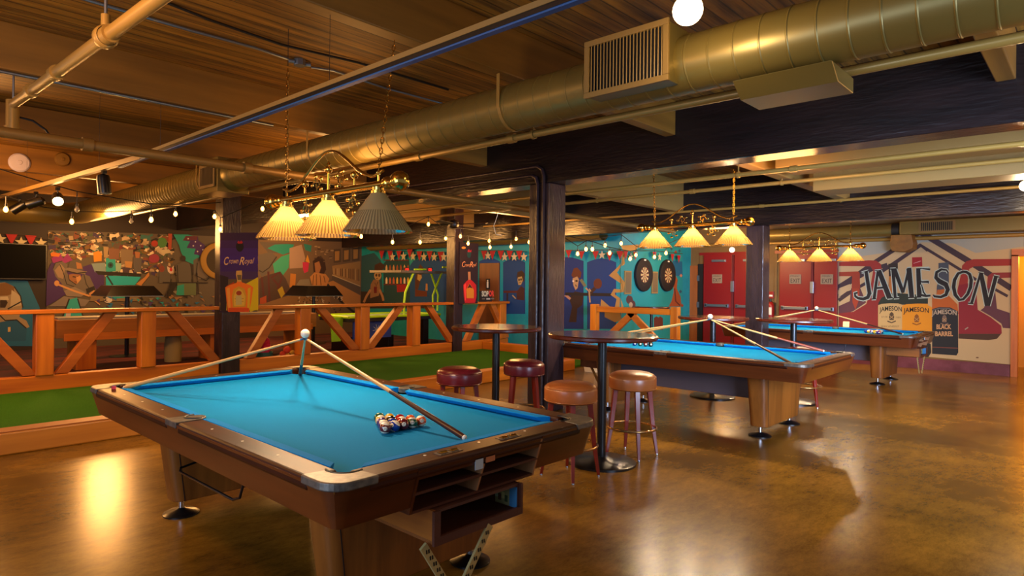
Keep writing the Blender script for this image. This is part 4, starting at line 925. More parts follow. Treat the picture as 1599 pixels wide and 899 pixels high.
# hatted pool player: flat painted figure
p.poly([(170, 520), (200, 450), (270, 430), (340, 470), (330, 560), (420, 700), (530, 580), (600, 610), (660, 740), (690, 790), (560, 800), (300, 790), (270, 690), (200, 610)], '#57504c', C4)
p.poly([(190, 540), (260, 460), (310, 520), (290, 640), (230, 620)], '#7d6a5a', C4); p.poly([(300, 780), (420, 730), (560, 800), (500, 850), (330, 840)], '#6f6660', C4)
p.poly([(345, 500), (370, 432), (450, 425), (515, 470), (525, 540), (420, 530)], '#4a4440', C4); p.poly([(440, 440), (500, 460), (515, 520), (450, 520)], '#8a5f38', C4)
p.poly([(300, 525), (350, 505), (520, 545), (570, 550), (540, 585), (400, 570)], '#6d6158', C4); p.stroke([(330, 545), (450, 575), (560, 560)], 14, '#1c1718', C4)
p.poly([(350, 590), (400, 580), (490, 590), (500, 640), (450, 700), (400, 680), (360, 640)], '#7a5236', C4); p.stroke([(400, 612), (440, 618)], 12, '#1c1415', C4); p.stroke([(455, 612), (485, 605)], 10, '#1c1415', C4); p.stroke([(450, 620), (455, 660)], 7, '#4a2c1c', C4); p.stroke([(420, 672), (455, 676)], 8, '#4a2014', C4)
p.poly([(440, 620), (490, 600), (500, 640), (455, 695)], '#a2774e', C4)
p.stroke([(220, 700), (420, 780), (600, 840)], 22, '#a87c50', C4); p.ell(215, 690, 30, 34, '#a87c50', C4)
p.stroke([(560, 780), (660, 745)], 50, '#171316', C4); p.poly([(590, 810), (650, 770), (690, 800), (710, 860), (690, 900), (640, 899)], '#a5764a', C4); p.stroke([(640, 880), (720, 940)], 14, '#a5764a', C4)
for a in ([(170, 520), (200, 450), (280, 430)], [(250, 470), (290, 560), (330, 700), (420, 730)], [(530, 580), (560, 700), (600, 760)], [(350, 590), (360, 650), (440, 705)]): p.stroke(a, 9, '#161214', C4)
# lower left: rails, teal wedge
p.poly([(380, 690), (500, 610), (700, 640), (660, 690)], '#6a6260', L0); p.poly([(530, 640), (600, 620), (650, 790), (480, 795)], '#1f8f96', L0); p.poly([(520, 720), (560, 700), (545, 795), (505, 795)], '#9c98a8', L0); p.stroke([(540, 630), (480, 795)], 12, '#141418', L0); p.stroke([(605, 630), (655, 795)], 10, '#141418', L0)
# camera-like box, table in teal
p.poly([(790, 395), (900, 395), (905, 550), (790, 555)], '#1d8a8c', C4); p.ell(843, 478, 34, 36, '#0d4a4e', C4); p.ell(843, 478, 16, 18, '#101416', C4)
p.poly([(620, 460), (780, 450), (790, 550), (660, 560)], '#6a8088', C4)
for x, y, w_, h_, c in ((820, 280, 130, 130, '#6a4a3c'), (760, 260, 60, 130, '#8a7658'), (960, 290, 150, 180, '#6d5f4e'), (1130, 320, 60, 90, '#8a5a3c'), (1110, 390, 100, 170, '#4d4a4c'), (1010, 430, 90, 80, '#9a7448'), (980, 500, 90, 70, '#3a2a3a'), (900, 450, 70, 100, '#7a9a8a')): p.poly([(x, y), (x+w_, y+8), (x+w_-10, y+h_), (x+8, y+h_)], c, C4)
p.poly([(660, 545), (1199, 575), (1199, 610), (700, 590)], '#16110f', C4); p.poly([(790, 600), (1200, 615), (1130, 710), (790, 715)], '#0f93a5', C4); p.poly([(1140, 700), (1240, 620), (1290, 560), (1300, 600), (1200, 720)], '#9a6a38', C4)
p.stroke([(800, 600), (870, 710)], 20, '#13262c', C4); p.poly([(620, 830), (1199, 800), (1199, 899), (600, 899)], '#6a5a44', C4); p.poly([(900, 840), (960, 800), (1030, 860), (890, 870)], '#178a90', C4); p.ell(815, 885, 48, 36, '#b0aaa6', C4)
for i in range(150):
    x, y = rr.uniform(150, 335), rr.uniform(455, 500); p.poly([(x, y), (x+rr.uniform(3, 10), y+rr.uniform(-3, 2)), (x+rr.uniform(2, 9), y+rr.uniform(2, 6))], rr.choice(['#0f7f8c', '#145c8c', '#6a665c', '#2c2440', '#141416', '#3a2a68', '#7a5a3c']))
# right part: teal zigzag, purple cloud with stars, grey figures
p.poly([(455, 118), (620, 120), (740, 150), (760, 380), (690, 470), (600, 430), (545, 330), (520, 240)], '#0f7d78', C5)
p.poly([(600, 135), (740, 140), (745, 190), (820, 240), (835, 330), (770, 365), (695, 350), (715, 285), (610, 278), (650, 200), (565, 190)], '#33185c', C5); p.poly([(600, 135), (740, 140), (730, 185), (565, 190)], '#4c1a30', C5)
for x, y in ((628, 168), (713, 205), (688, 252), (775, 250), (738, 318), (800, 298)): p.ell(x, y, 9, 9, '#a8a4b0', C5, 8)
p.ell(325, 215, 55, 60, '#3a6a38', C5); p.ell(235, 225, 40, 36, '#8a2a20', C5); p.poly([(280, 300), (400, 290), (440, 330), (330, 350)], '#a59a80', C5); p.poly([(395, 110), (440, 110), (430, 300), (395, 290)], '#8a3a28', C5); p.ell(230, 400, 62, 52, '#7a2a42', C5)
for q_ in ([(290, 480), (380, 470), (420, 560), (420, 680), (290, 690)], [(480, 480), (560, 440), (640, 450), (680, 560), (660, 680), (500, 680)], [(730, 440), (800, 410), (840, 470), (860, 620), (740, 650)], [(690, 420), (740, 390), (740, 560), (690, 600)]): p.poly(q_, rr.choice(['#564e46', '#6a6050', '#4a4744']), C5)
p.ell(570, 400, 30, 34, '#241c1c', C5); p.ell(800, 380, 22, 34, '#8a5236', C5); p.ell(320, 520, 34, 40, '#6a3028', C5); p.poly([(380, 490), (430, 520), (460, 480), (450, 560), (420, 580), (390, 550)], '#b0a09a', C5); p.ell(428, 530, 18, 22, '#a02028', C5, 10)
for a in ([(475, 500), (470, 590), (495, 600)], [(500, 480), (510, 680)], [(660, 470), (680, 680)], [(735, 450), (720, 600), (840, 660), (870, 630)], [(740, 660), (745, 820)], [(330, 680), (860, 685)], [(430, 640), (400, 760), (350, 850)]): p.stroke(a, 12, '#171316', C5)
p.poly([(430, 690), (500, 690), (430, 830), (370, 870), (385, 830)], '#120e0e', C5); p.poly([(500, 690), (720, 690), (720, 830), (500, 830)], '#4c5a40', C5); p.poly([(500, 720), (580, 700), (580, 830), (490, 830)], '#16807a', C5)
o = p.build('wall_painting'); tag(o, 'street-art wall painting with a hatted pool player, left of the purple banner', 'mural')

# ---- street-art panel right of the banner
p = Paint('y', YB-.004, -1)
p.poly([(402, 374), (565, 378), (563, 545), (402, 545)], '#5c4a38'); MUR = '#7a5c3c'
p.poly([(100, 120), (480, 140), (430, 250), (200, 240)], '#4a443f', C6); p.poly([(190, 190), (270, 150), (400, 145), (480, 150), (440, 230), (360, 260), (260, 220)], '#0f7a72', C6); p.poly([(580, 140), (670, 160), (660, 230), (600, 210)], '#1c6a68', C6)
p.poly([(95, 260), (230, 230), (300, 290), (260, 420), (130, 500), (95, 430)], '#4e4944', C6); p.poly([(250, 360), (340, 280), (430, 250), (420, 400), (360, 480), (270, 470)], '#2b8a72', C6); p.stroke([(100, 430), (140, 450), (210, 400), (290, 280)], 12, '#241d1c', C6)
p.poly([(430, 190), (560, 150), (600, 300), (570, 400), (430, 410)], '#8a7466', C6); p.poly([(570, 340), (640, 340), (630, 440), (590, 460), (575, 420)], '#a01f48', C6); p.poly([(600, 330), (625, 260), (650, 350)], '#b07a20', C6)
p.poly([(100, 520), (160, 490), (330, 440), (390, 520), (440, 640), (440, 790), (100, 790)], '#3a2a28', C6)
for a in ([(130, 500), (150, 700), (190, 790)], [(230, 510), (320, 450), (345, 520), (300, 620), (380, 700)], [(200, 440), (215, 780)], [(250, 520), (350, 640), (470, 720)]): p.stroke(a, 22, '#431a1c', C6)
p.poly([(300, 640), (350, 600), (380, 680), (340, 730)], '#8a7a20', C6); p.poly([(110, 730), (180, 700), (180, 790), (110, 790)], '#8a3a1c', C6)
p.poly([(440, 460), (500, 470), (490, 610), (430, 610)], '#9a6424', C6); p.poly([(480, 620), (540, 530), (640, 520), (660, 600)], '#6c6456', C6)
# woman at a bar: flat painted figure
p.poly([(680, 330), (740, 275), (810, 310), (825, 420), (800, 470), (690, 450)], '#2c1a16', C6); p.poly([(700, 350), (750, 330), (770, 400), (750, 460), (710, 450)], '#8c5f3c', C6); p.poly([(650, 500), (700, 450), (760, 460), (820, 470), (860, 520), (830, 600), (680, 610)], '#a1703e', C6)
for a in ([(720, 470), (720, 590)], [(760, 480), (770, 590)], [(690, 480), (680, 590)], [(800, 490), (815, 560)]): p.stroke(a, 7, '#3a2218', C6)
for x0, y0 in ((905, 200), (1005, 190), (1105, 180)): p.poly([(x0, y0), (x0+80, y0-4), (x0+80, y0+140), (x0, y0+150)], '#463828', C6); p.poly([(x0+14, y0+24), (x0+64, y0+20), (x0+60, y0+120), (x0+14, y0+126)], '#8f6a38', C6)
p.poly([(890, 380), (1195, 330), (1195, 590), (900, 480)], '#86683f', C6)
for k in range(16): x = 905+k*18; p.poly([(x, 410+k*1), (x+7, 405), (x+8, 470+k*5), (x, 468+k*5)], rr.choice(['#3a2a1c', '#a08458', '#5a3a24']), C6)
p.poly([(890, 480), (1195, 600), (1195, 690), (880, 540)], '#4e4236', C6); p.stroke([(890, 478), (1195, 600)], 10, '#a8946c', C6); p.poly([(840, 560), (900, 540), (1195, 700), (1195, 800), (1000, 790)], '#9a6c38', C6); p.stroke([(840, 580), (1010, 790), (1150, 899)], 24, '#1f1815', C6)
p.poly([(480, 680), (870, 680), (870, 899), (100, 899), (110, 800)], '#6d5234', C6)
for i in range(70):
    x, y = rr.uniform(480, 1000), rr.uniform(690, 880); a = rr.uniform(0, 6.28); p.stroke([(x, y), (x+18*math.cos(a), y+18*math.sin(a)), (x+18*math.cos(a+1), y+26*math.sin(a+1))], rr.uniform(5, 9), rr.choice(['#1a1514', '#b5ab98', '#1a1514']), C6)
for i in range(26):
    x, y = rr.uniform(690, 880), rr.uniform(140, 330); p.poly([(x, y), (x+rr.uniform(10, 40), y), (x+rr.uniform(10, 36), y+rr.uniform(6, 20)), (x, y+12)], rr.choice(['#3a2c24', '#8a7458', '#5a4634']), C6)
o = p.build('wall_painting'); tag(o, 'street-art wall painting with a long-haired woman at a bar, right of the purple banner', 'mural')

# ---- blue wall painting under the television (far left)
p = Paint('y', YB-.004, -1)
p.poly([(-60, 478), (215, 490), (310, 700), (330, 999), (-60, 999)], '#0f5a86', L0); p.poly([(-60, 510), (40, 502), (100, 530), (160, 610), (175, 690), (150, 770), (205, 800), (230, 850), (180, 870), (-60, 880)], '#8a7a62', L0)
p.poly([(-60, 520), (50, 505), (108, 535), (112, 585), (60, 605), (-60, 610)], '#6a4a26', L0); p.poly([(0, 640), (40, 620), (60, 660), (40, 700), (0, 700)], '#2a1a16', L0); p.poly([(0, 615), (60, 612), (70, 640), (0, 640)], '#b0a48c', L0); p.poly([(90, 560), (160, 610), (170, 680), (80, 700)], '#a59880', L0)
p.poly([(10, 810), (130, 795), (210, 860), (200, 960), (-60, 960), (-60, 840)], '#0f4e78', L0); p.poly([(62, 852), (82, 850), (82, 885), (62, 888)], '#b59a60', L0)
for a in ([(110, 535), (160, 610), (178, 700)], [(60, 710), (170, 650)], [(0, 760), (40, 800), (130, 795), (205, 860)], [(-40, 730), (60, 735), (150, 720)]): p.stroke(a, 10, '#14161a', L0)
o = p.build('wall_painting'); tag(o, 'blue and tan wall painting under the television at the left edge', 'mural')

# ---- teal wall with painted arches and bar folk
p = Paint('x', XT-.004, -1)
p.poly([(20, 150), (180, 110), (260, 200), (290, 720), (20, 720)], '#1d4a55', C7); p.poly([(20, 560), (900, 600), (900, 760), (20, 760)], '#2a2018', C7)
p.poly([(290, 240), (330, 190), (590, 190), (620, 700), (290, 700)], '#123c40', C7); p.poly([(600, 260), (640, 200), (800, 170), (1000, 190), (1070, 250), (1070, 720), (600, 720)], '#06437e', C7)
for y in (195, 340, 480): p.stroke([(290, y), (585, y)], 12, '#5a2018', C7)
for k in range(7): x = 315+k*42; p.poly([(x, 330), (x, 280), (x+8, 250), (x+14, 250), (x+22, 280), (x+22, 330)], rr.choice(['#b0855a', '#8a4a2a', '#c0a070']), C7); p.poly([(x, 470), (x, 420), (x+8, 395), (x+14, 395), (x+22, 420), (x+22, 470)], rr.choice(['#b05a3a', '#d0c0a0', '#8a3a24', '#c8a040']), C7)
p.poly([(445, 480), (555, 475), (560, 560), (450, 570)], '#8a1416', C7)
p.poly([(140, 480), (175, 420), (240, 430), (255, 540), (235, 610), (135, 640)], '#7a5a3c', C7); p.ell(223, 375, 42, 55, '#a08458', C7); p.poly([(180, 350), (190, 250), (260, 220), (310, 260), (270, 330), (230, 325)], '#3a2418', C7); p.ell(207, 372, 12, 16, '#3a2a1c', C7, 10); p.ell(241, 372, 14, 20, '#4a3a28', C7, 10); p.stroke([(205, 410), (225, 412)], 8, '#3a2418', C7)
p.stroke([(190, 460), (205, 500), (225, 450)], 8, '#2a1014', C7); p.poly([(178, 505), (215, 505), (212, 580), (180, 580)], '#5a1014', C7); p.stroke([(140, 540), (90, 620), (60, 690)], 26, '#8f6a48', C7); p.stroke([(245, 540), (280, 620), (290, 670)], 26, '#8f6a48', C7)
p.poly([(660, 400), (690, 300), (720, 240), (760, 290), (700, 520), (660, 610)], '#4a2a1c', C7); p.poly([(690, 360), (735, 370), (740, 400), (715, 440), (685, 420)], '#a8905c', C7); p.poly([(660, 540), (800, 560), (800, 620), (660, 620)], '#5a2a1a', C7); p.poly([(785, 470), (805, 470), (808, 550), (782, 550)], '#a0784a', C7)
A = (700, 370, 7.49)
def arch(x0, x1, yt, yb, h): p.poly([(x0, yb), (x0, yt+40)]+[(x0+(x1-x0)*k/12, yt+40-40*math.sin(PI*k/12)) for k in range(1, 12)]+[(x1, yt+40), (x1, yb)], h, A)
p.poly([(345, 160), (945, 160), (945, 899), (345, 899)], '#048896', A); arch(360, 605, 245, 899, '#063f80'); arch(640, 900, 255, 899, '#06386c')
p.poly([(800, 470), (810, 410), (860, 390), (895, 430), (885, 520), (830, 520)], '#33200f', A); p.poly([(808, 500), (815, 470), (860, 460), (872, 510), (850, 560), (820, 560)], '#a08a58', A); p.ell(828, 500, 10, 14, '#20160e', A, 8); p.ell(852, 495, 10, 14, '#20160e', A, 8); p.stroke([(825, 535), (850, 528)], 6, '#3a2014', A)
p.poly([(800, 640), (850, 570), (890, 600), (890, 740), (800, 730)], '#3a1a1a', A); p.stroke([(645, 640), (810, 640)], 26, '#4a1e16', A); p.stroke([(690, 655), (690, 745)], 20, '#2a1814', A); p.stroke([(750, 680), (790, 720)], 12, '#a08a58', A)
B = (880, 380, 7.49)
def archB(x0, x1, yt, yb, h): p.poly([(x0, yb), (x0, yt+40)]+[(x0+(x1-x0)*k/12, yt+40-45*math.sin(PI*k/12)) for k in range(1, 12)]+[(x1, yt+40), (x1, yb)], h, B)
p.poly([(-200, 100), (676, 90), (676, 999), (-200, 999)], '#048896', B); archB(-160, 235, 165, 999, '#0c2a66'); archB(275, 615, 180, 999, '#08346c')
p.poly([(90, 370), (120, 290), (160, 280), (210, 340), (200, 400), (110, 400)], '#5a2c14', B); p.poly([(105, 410), (160, 385), (180, 420), (165, 520), (140, 545), (115, 490)], '#a5855a', B); p.ell(112, 440, 10, 12, '#d8d0c0', B, 8); p.ell(152, 438, 16, 12, '#2a1814', B, 8); p.stroke([(140, 480), (150, 505)], 10, '#3a2014', B)
p.poly([(60, 640), (130, 560), (240, 580), (220, 720), (160, 760), (150, 920), (60, 920), (100, 740)], '#2c1a12', B); p.stroke([(20, 600), (80, 650)], 30, '#a5785a', B); p.stroke([(20, 590), (560, 600)], 36, '#1c1614', B); p.ell(400, 470, 50, 60, '#5a2a16', B); p.stroke([(370, 520), (300, 590)], 40, '#3a2014', B)
p.stroke([(200, 420), (240, 480), (255, 500)], 34, '#6a6a4a', B); p.stroke([(260, 520), (300, 560), (310, 690)], 18, '#a5855a', B); p.stroke([(300, 530), (320, 560)], 14, '#a5855a', B)
ZZ = '#a8803e'
p.poly([(690, 120), (720, 230), (670, 270), (625, 340), (720, 460), (700, 570), (600, 575), (605, 600), (660, 640), (655, 745), (600, 745), (620, 650), (550, 600), (590, 530), (690, 540), (690, 480), (530, 375), (640, 270), (665, 240)], ZZ, B); p.poly([(440, 650), (550, 745), (430, 740)], ZZ, B); p.poly([(480, 800), (660, 810), (690, 899), (600, 920), (480, 860)], '#8a6c34', B)
o = p.build('wall_painting'); tag(o, 'painted blue arches and bar folk on the teal wall around the restroom door', 'mural')
# ---- dartboard wall painting
p = Paint('y', YD-.004, -1)
p.poly([(535, 90), (1110, 60), (1120, 999), (535, 999)], '#108484', C8); p.poly([(535, 80), (700, 70), (690, 110), (640, 135), (560, 130)], '#b58a44', C8)
p.poly([(545, 130), (575, 150), (570, 260), (540, 270)], ZZ, C8); p.poly([(535, 370), (575, 440), (575, 500), (535, 520)], ZZ, C8); p.poly([(535, 570), (560, 650), (540, 740)], ZZ, C8)
p.poly([(1020, 220), (1110, 230), (1115, 370), (1040, 360)], '#0f5a7a', C8); p.poly([(1030, 400), (1050, 360), (1068, 400), (1060, 480), (1095, 560), (1105, 650), (985, 650), (1010, 600), (1030, 520)], '#8f4416', C8); p.stroke([(1040, 480), (1050, 600), (1090, 640)], 10, '#4a1c0c', C8)
for x, y in ((1100, 360), (1095, 510), (1110, 640), (1050, 140), (1085, 130), (1010, 110)): p.poly([(x-14, y), (x, y-18), (x+14, y), (x, y+18)], rr.choice(['#b07a5a', '#2a4a5a', '#8a3a1a']), C8)
for x in (870, 905): p.poly([(x-25, 760), (x, 740), (x+25, 760), (x+25, 870), (x-25, 870)], '#5a2414', C8)
for x in (610, 650, 625): p.ell(x, rr.uniform(520, 640), 24, 40, '#4a2a2a', C8, 12)
p.ell(630, 635, 18, 26, '#a08a6a', C8, 12)
o = p.build('wall_painting'); tag(o, 'teal wall painting with an orange-brown figure around the dartboards', 'mural')

# ---- banners on the columns
def script(p, s1, x, y, h, w_, col, crop):
    p.text(s1, x, y, h, col, crop, w_, shear=.35, slope=-.06, bold=.01)
CRN = (330, 340, 5.62)
o = MB().span((4.375, 9.955, 1.0), (5.0, 9.975, 2.26), flat('2a1230')).build('banner'); tag(o, 'purple and gold Crown Royal banner on the left fence column', 'banner')
p = Paint('y', 9.953, -1)
bandc = ['#2c1240', '#35165a', '#3a1a70', '#3a1a78', '#381a6a', '#40285a', '#5c4a30', '#8a7020', '#a88c18', '#c0a412']
for k, c in enumerate(bandc):
    y0, y1 = 130+k*68, 130+(k+1)*68+2; p.poly([(75, min(y0, 826)), (408, y0), (412, y1), (78, y1)], c, CRN)
p.poly([(75, 500), (150, 520), (130, 820), (78, 810)], '#2a1a20', CRN); p.poly([(300, 580), (410, 520), (412, 800), (340, 826), (320, 700)], '#d2b80c', CRN); p.poly([(130, 600), (200, 560), (180, 820), (140, 820)], '#a03010', CRN)
p.poly([(122, 610), (160, 590), (222, 570), (228, 545), (262, 545), (268, 565), (340, 590), (368, 610), (350, 740), (330, 826), (150, 826), (135, 740)], '#e8741a', CRN); p.poly([(220, 465), (268, 462), (270, 500), (262, 560), (228, 560), (216, 495)], '#c9a055', CRN); p.poly([(226, 500), (264, 500), (262, 545), (230, 545)], '#6a5a3a', CRN)
p.poly([(180, 690), (195, 625), (240, 600), (290, 620), (310, 690), (300, 780), (190, 785)], '#c99a2a', CRN); p.poly([(196, 690), (215, 640), (240, 620), (270, 635), (296, 690), (290, 770), (200, 775)], '#d8b040', CRN); p.ell(242, 660, 24, 20, '#a03a1a', CRN); p.stroke([(205, 710), (285, 708)], 8, '#b58f3a', CRN); p.stroke([(210, 735), (282, 733)], 6, '#b58f3a', CRN); p.poly([(215, 682), (265, 680), (268, 760), (215, 765)], '#c0b070', CRN)
p.poly([(135, 620), (160, 610), (170, 800), (150, 800)], '#e89a3a', CRN); p.poly([(320, 620), (345, 610), (335, 800), (315, 800)], '#d8b020', CRN); p.poly([(150, 790), (330, 790), (330, 826), (155, 826)], '#d04a10', CRN)
p.ell(250, 252, 34, 46, '#140c12', CRN); p.poly([(228, 215), (238, 200), (250, 212), (262, 198), (276, 214), (270, 226), (232, 226)], '#a01420', CRN)
p.text('C', 104, 412, 70, '#d8b078', CRN, 50, shear=.3, bold=.01); p.text('rown', 150, 402, 50, '#d8b078', CRN, 88, shear=.4, slope=-.02); p.text('R', 240, 412, 70, '#d8b078', CRN, 50, shear=.35, bold=.01); p.text('oyal', 286, 402, 50, '#d8b078', CRN, 92, shear=.4, slope=-.03)
p.build('banner_print', o)
a_, b_ = on(718, 378, 'y', 9.96), on(746, 472, 'y', 9.96)
o = MB().span((a_.x, 9.96, b_.z-.02), (b_.x, 9.985, a_.z), flat('22101c')).build('banner'); tag(o, 'dark Crown Royal banner with a red bottle on the right fence column', 'banner')
p = Paint('y', 9.958, -1)
p.poly([(175, 560), (215, 515), (235, 500), (265, 500), (290, 520), (325, 560), (330, 680), (315, 770), (195, 770), (180, 680)], '#b0121a', A); p.poly([(230, 405), (258, 405), (260, 440), (262, 500), (234, 500), (232, 440)], '#a8744a', A); p.poly([(212, 610), (250, 540), (300, 620), (298, 715), (215, 715)], '#c07a1a', A); p.poly([(222, 600), (250, 545), (285, 600), (250, 590)], '#3a0c10', A); p.poly([(186, 560), (205, 540), (205, 740), (195, 740)], '#e0403a', A)
p.text('C', 155, 350, 66, '#d8905a', A, 44, shear=.3); p.text('rown', 190, 345, 42, '#d8905a', A, 60, shear=.4); p.text('R', 245, 352, 66, '#d8905a', A, 42, shear=.3); p.text('oyal', 280, 345, 42, '#d8905a', A, 50, shear=.4, slope=-.1)
p.ell(243, 200, 24, 45, '#123a3a', A); p.poly([(225, 165), (240, 140), (255, 160), (272, 145), (268, 175), (228, 175)], '#a01428', A); p.ell(180, 125, 26, 14, '#c08030', A)
p.build('banner_print', o)
# little red and white board on the rail
o = MB().span((10.33, 10.02, 1.09), (10.72, 10.05, 1.33), flat('1a1210')).build('letter_board'); tag(o, 'small board with chunky white and red letters standing on the fence rail', 'sign')
p = Paint('y', 10.018, -1)
p.text('SOP', 392, 692, 60, '#b5b5a0', A, 80, bold=.05); p.text('OR', 475, 690, 62, '#c83a2a', A, 62, bold=.05)
p.stroke([(395, 722), (430, 722)], 14, '#6a6258', A); p.stroke([(445, 722), (490, 722)], 18, '#a8a49a', A); p.stroke([(500, 720), (535, 720)], 14, '#6a6258', A); p.build('board_letters', o)

# ---- dartboards with black surrounds
def dartboard(x, z, label, yw=YD, grp='dartboards'):
    r = thing('dartboard', label, 'dartboard', (x, yw-.0055, z), 0, grp); ax = (0, -1, 0)
    MB().lathe([(.22, 0), (.355, 0), (.358, .015), (.35, .05), (.34, .055), (.225, .055), (.22, .05)], M('black_foam', '#120d0a', .8), n=56, ax=ax).build('surround_ring', r)
    q = MB(); q.lathe([(.22, .05), (.002, .05)], M('sisal_black', '#17120e', .8), n=60, ax=ax)
    cr_, bk, rd, gr = flat('c9b07a'), flat('1c1712'), flat('9a1f1a'), flat('2a5a30')
    for k in range(20):
        a0, a1 = 2*PI*(k-.5)/20, 2*PI*(k+.5)/20
        for r0, r1, c, d_ in ((.016, .17, cr_ if k % 2 else bk, .0512), (.099, .107, gr if k % 2 else rd, .0516), (.162, .17, gr if k % 2 else rd, .0516)):
            q.add([(r0*math.sin(a0), -d_, r0*math.cos(a0)), (r1*math.sin(a0), -d_, r1*math.cos(a0)), (r1*math.sin(a1), -d_, r1*math.cos(a1)), (r0*math.sin(a1), -d_, r0*math.cos(a1))], [(0, 1, 2, 3)], c)
    q.lathe([(.016, .0518), (.002, .0518)], rd, n=16, ax=ax); q.build('board_face', r)
    MB().span((-.04, -.058, .3), (.04, -.05, .33), white_m).build('badge', r)
    return r
dartboard(12.17, 1.725, 'dartboard in a black round surround, the one nearer the fence corner'); dartboard(13.2, 1.728, 'dartboard in a black round surround, the one nearer the brown door')
for px, l in ((979, 'chalk score panel left of the left dartboard'), (1021, 'chalk score panel between the two dartboards')):
    c = on(px, 441, 'y', YD); o = MB().span((c.x-.13, YD-.03, c.z-.24), (c.x+.13, YD-.002, c.z+.24), flat('8a7440')).build('score_panel', bevel=.004); tag(o, l, 'scoreboard', 'score panels by the dartboards')
    MB().span((c.x-.1, YD-.034, c.z-.21), (c.x+.1, YD-.03, c.z+.21), flat('6a5a3c')).build('slate', o)
c = on(343, 407, 'y', YB-.1)
r = thing('round_dart_machine', 'round tan-rimmed dart machine with a red and blue display behind the purple banner', 'dart machine', (c.x, YB-.03, c.z))
MB().lathe([(.32, 0), (.46, 0), (.46, .05), (.43, .07), (.34, .07), (.32, .05)], flat('8a6a2a'), n=48, ax=(0, -1, 0), ).build('rim', r); MB().lathe([(.36, .06), (.002, .06)], flat('2a2114'), n=40, ax=(0, -1, 0)).build('board_face', r)
q = MB(); q.span((-.1, -.07, -.05), (-.01, -.062, .05), glow('red_led', '#ff2030', 2.)); q.span((.02, -.07, -.06), (.12, -.062, .06), glow('blue_led', '#2040ff', 2.)); q.build('display', r); pass

# ---- television and bunting over it
tv = thing('television', 'black flat television on the dark wall at the left edge', 'television', on(10, 410, 'y', YB-.12))
a_, b_ = on(-60, 376, 'y', YB-.12)-tv.location, on(73, 437, 'y', YB-.12)-tv.location
MB().span((a_.x, 0, b_.z), (b_.x, .05, a_.z), black_m).build('casing', tv, .008); MB().span((a_.x+.02, -.004, b_.z+.03), (b_.x-.02, .0, a_.z-.02), M('dark_screen', '#030304', .5, spec=.05)).build('screen', tv); MB().span((-.3, .05, -.2), (.3, .119, .2), black_m).build('wall_bracket', tv)
def star(c, r, ax, m, q):
    pts = [(r*(1 if k % 2 == 0 else .42)*math.sin(k*PI/5), r*(1 if k % 2 == 0 else .42)*math.cos(k*PI/5)) for k in range(10)]
    V = [(c.x+a, c.y, c.z+b) if ax == 'y' else (c.x, c.y-a, c.z+b) for a, b in pts]
    q.add(V+[Vector(v)+(Vector((0, -.004, 0)) if ax == 'y' else Vector((-.004, 0, 0))) for v in V], [tuple(range(10)), tuple(range(10, 20))]+[(i, (i+1) % 10, 10+(i+1) % 10, 10+i) for i in range(10)], m)
red_f, star_f = flat('#96141c'), flat('#b3a888')
def bunting(label, ax, v, items, cable, size):
    r = thing('bunting', label, 'bunting', on(cable[0][0], cable[0][1], ax, v)); o0 = r.location
    MB().tube([on(x, y, ax, v)-o0 for x, y in cable], .006, flat('3a2a1c'), 5).build('cord', r)
    for k, x, y in items:
        c = on(x, y, ax, v)-o0; q = MB(); s = size
        if k == 't':
            e = Vector((s, 0, 0)) if ax == 'y' else Vector((0, -s, 0)); n_ = Vector((0, -.004, 0)) if ax == 'y' else Vector((-.004, 0, 0))
            V = [c-e+Vector((0, 0, s)), c+e+Vector((0, 0, s)), c+Vector((0, 0, -s*1.2))]; q.add(V+[p_+n_ for p_ in V], [(0, 1, 2), (3, 4, 5), (0, 1, 4, 3), (1, 2, 5, 4), (2, 0, 3, 5)], red_f); q.build('pennant', r)
        else:
            star(c, s*1.15, ax, star_f, q); q.build('star', r)
bunting('red pennants and stars strung above the television', 'y', YB-.03, [('s', 0, 373), ('t', 18, 373), ('s', 33, 378), ('t', 48, 375), ('s', 64, 379)], [(-20, 363), (20, 366), (48, 369), (74, 374)], .1)
bunting('red pennants and stars along the teal wall left of the right fence column', 'x', XT-.12, [('t', 596, 398), ('t', 609, 398), ('s', 613, 401), ('t', 623, 398), ('s', 630, 400), ('t', 640, 396), ('s', 645, 400), ('t', 655, 399), ('s', 662, 401), ('t', 671, 399), ('s', 678, 401), ('t', 688, 400), ('s', 693, 401)], [(585, 393), (640, 392), (700, 395)], .12)
bunting('red pennants and stars above the restroom door', 'x', XT-.12, [('t', 756, 398), ('s', 762, 399), ('t', 769, 398), ('t', 782, 398), ('s', 788, 401), ('t', 796, 398), ('s', 803, 401), ('t', 811, 398), ('s', 818, 401)], [(746, 391), (790, 391), (824, 393)], .1)
bunting('red pennants above the painted arches right of the near column', 'x', XT-.12, [('t', 888, 396), ('t', 908, 398), ('t', 930, 398), ('s', 940, 398), ('t', 952, 400), ('t', 968, 398)], [(882, 391), (930, 390), (972, 390)], .08)
bunting('red pennants and stars over the dartboards', 'y', YD-.1, [('t', 977, 398), ('s', 985, 401), ('t', 992, 399), ('s', 1030, 401), ('t', 1022, 399), ('t', 1050, 402), ('t', 1060, 404)], [(972, 392), (1020, 391), (1066, 396)], .08)
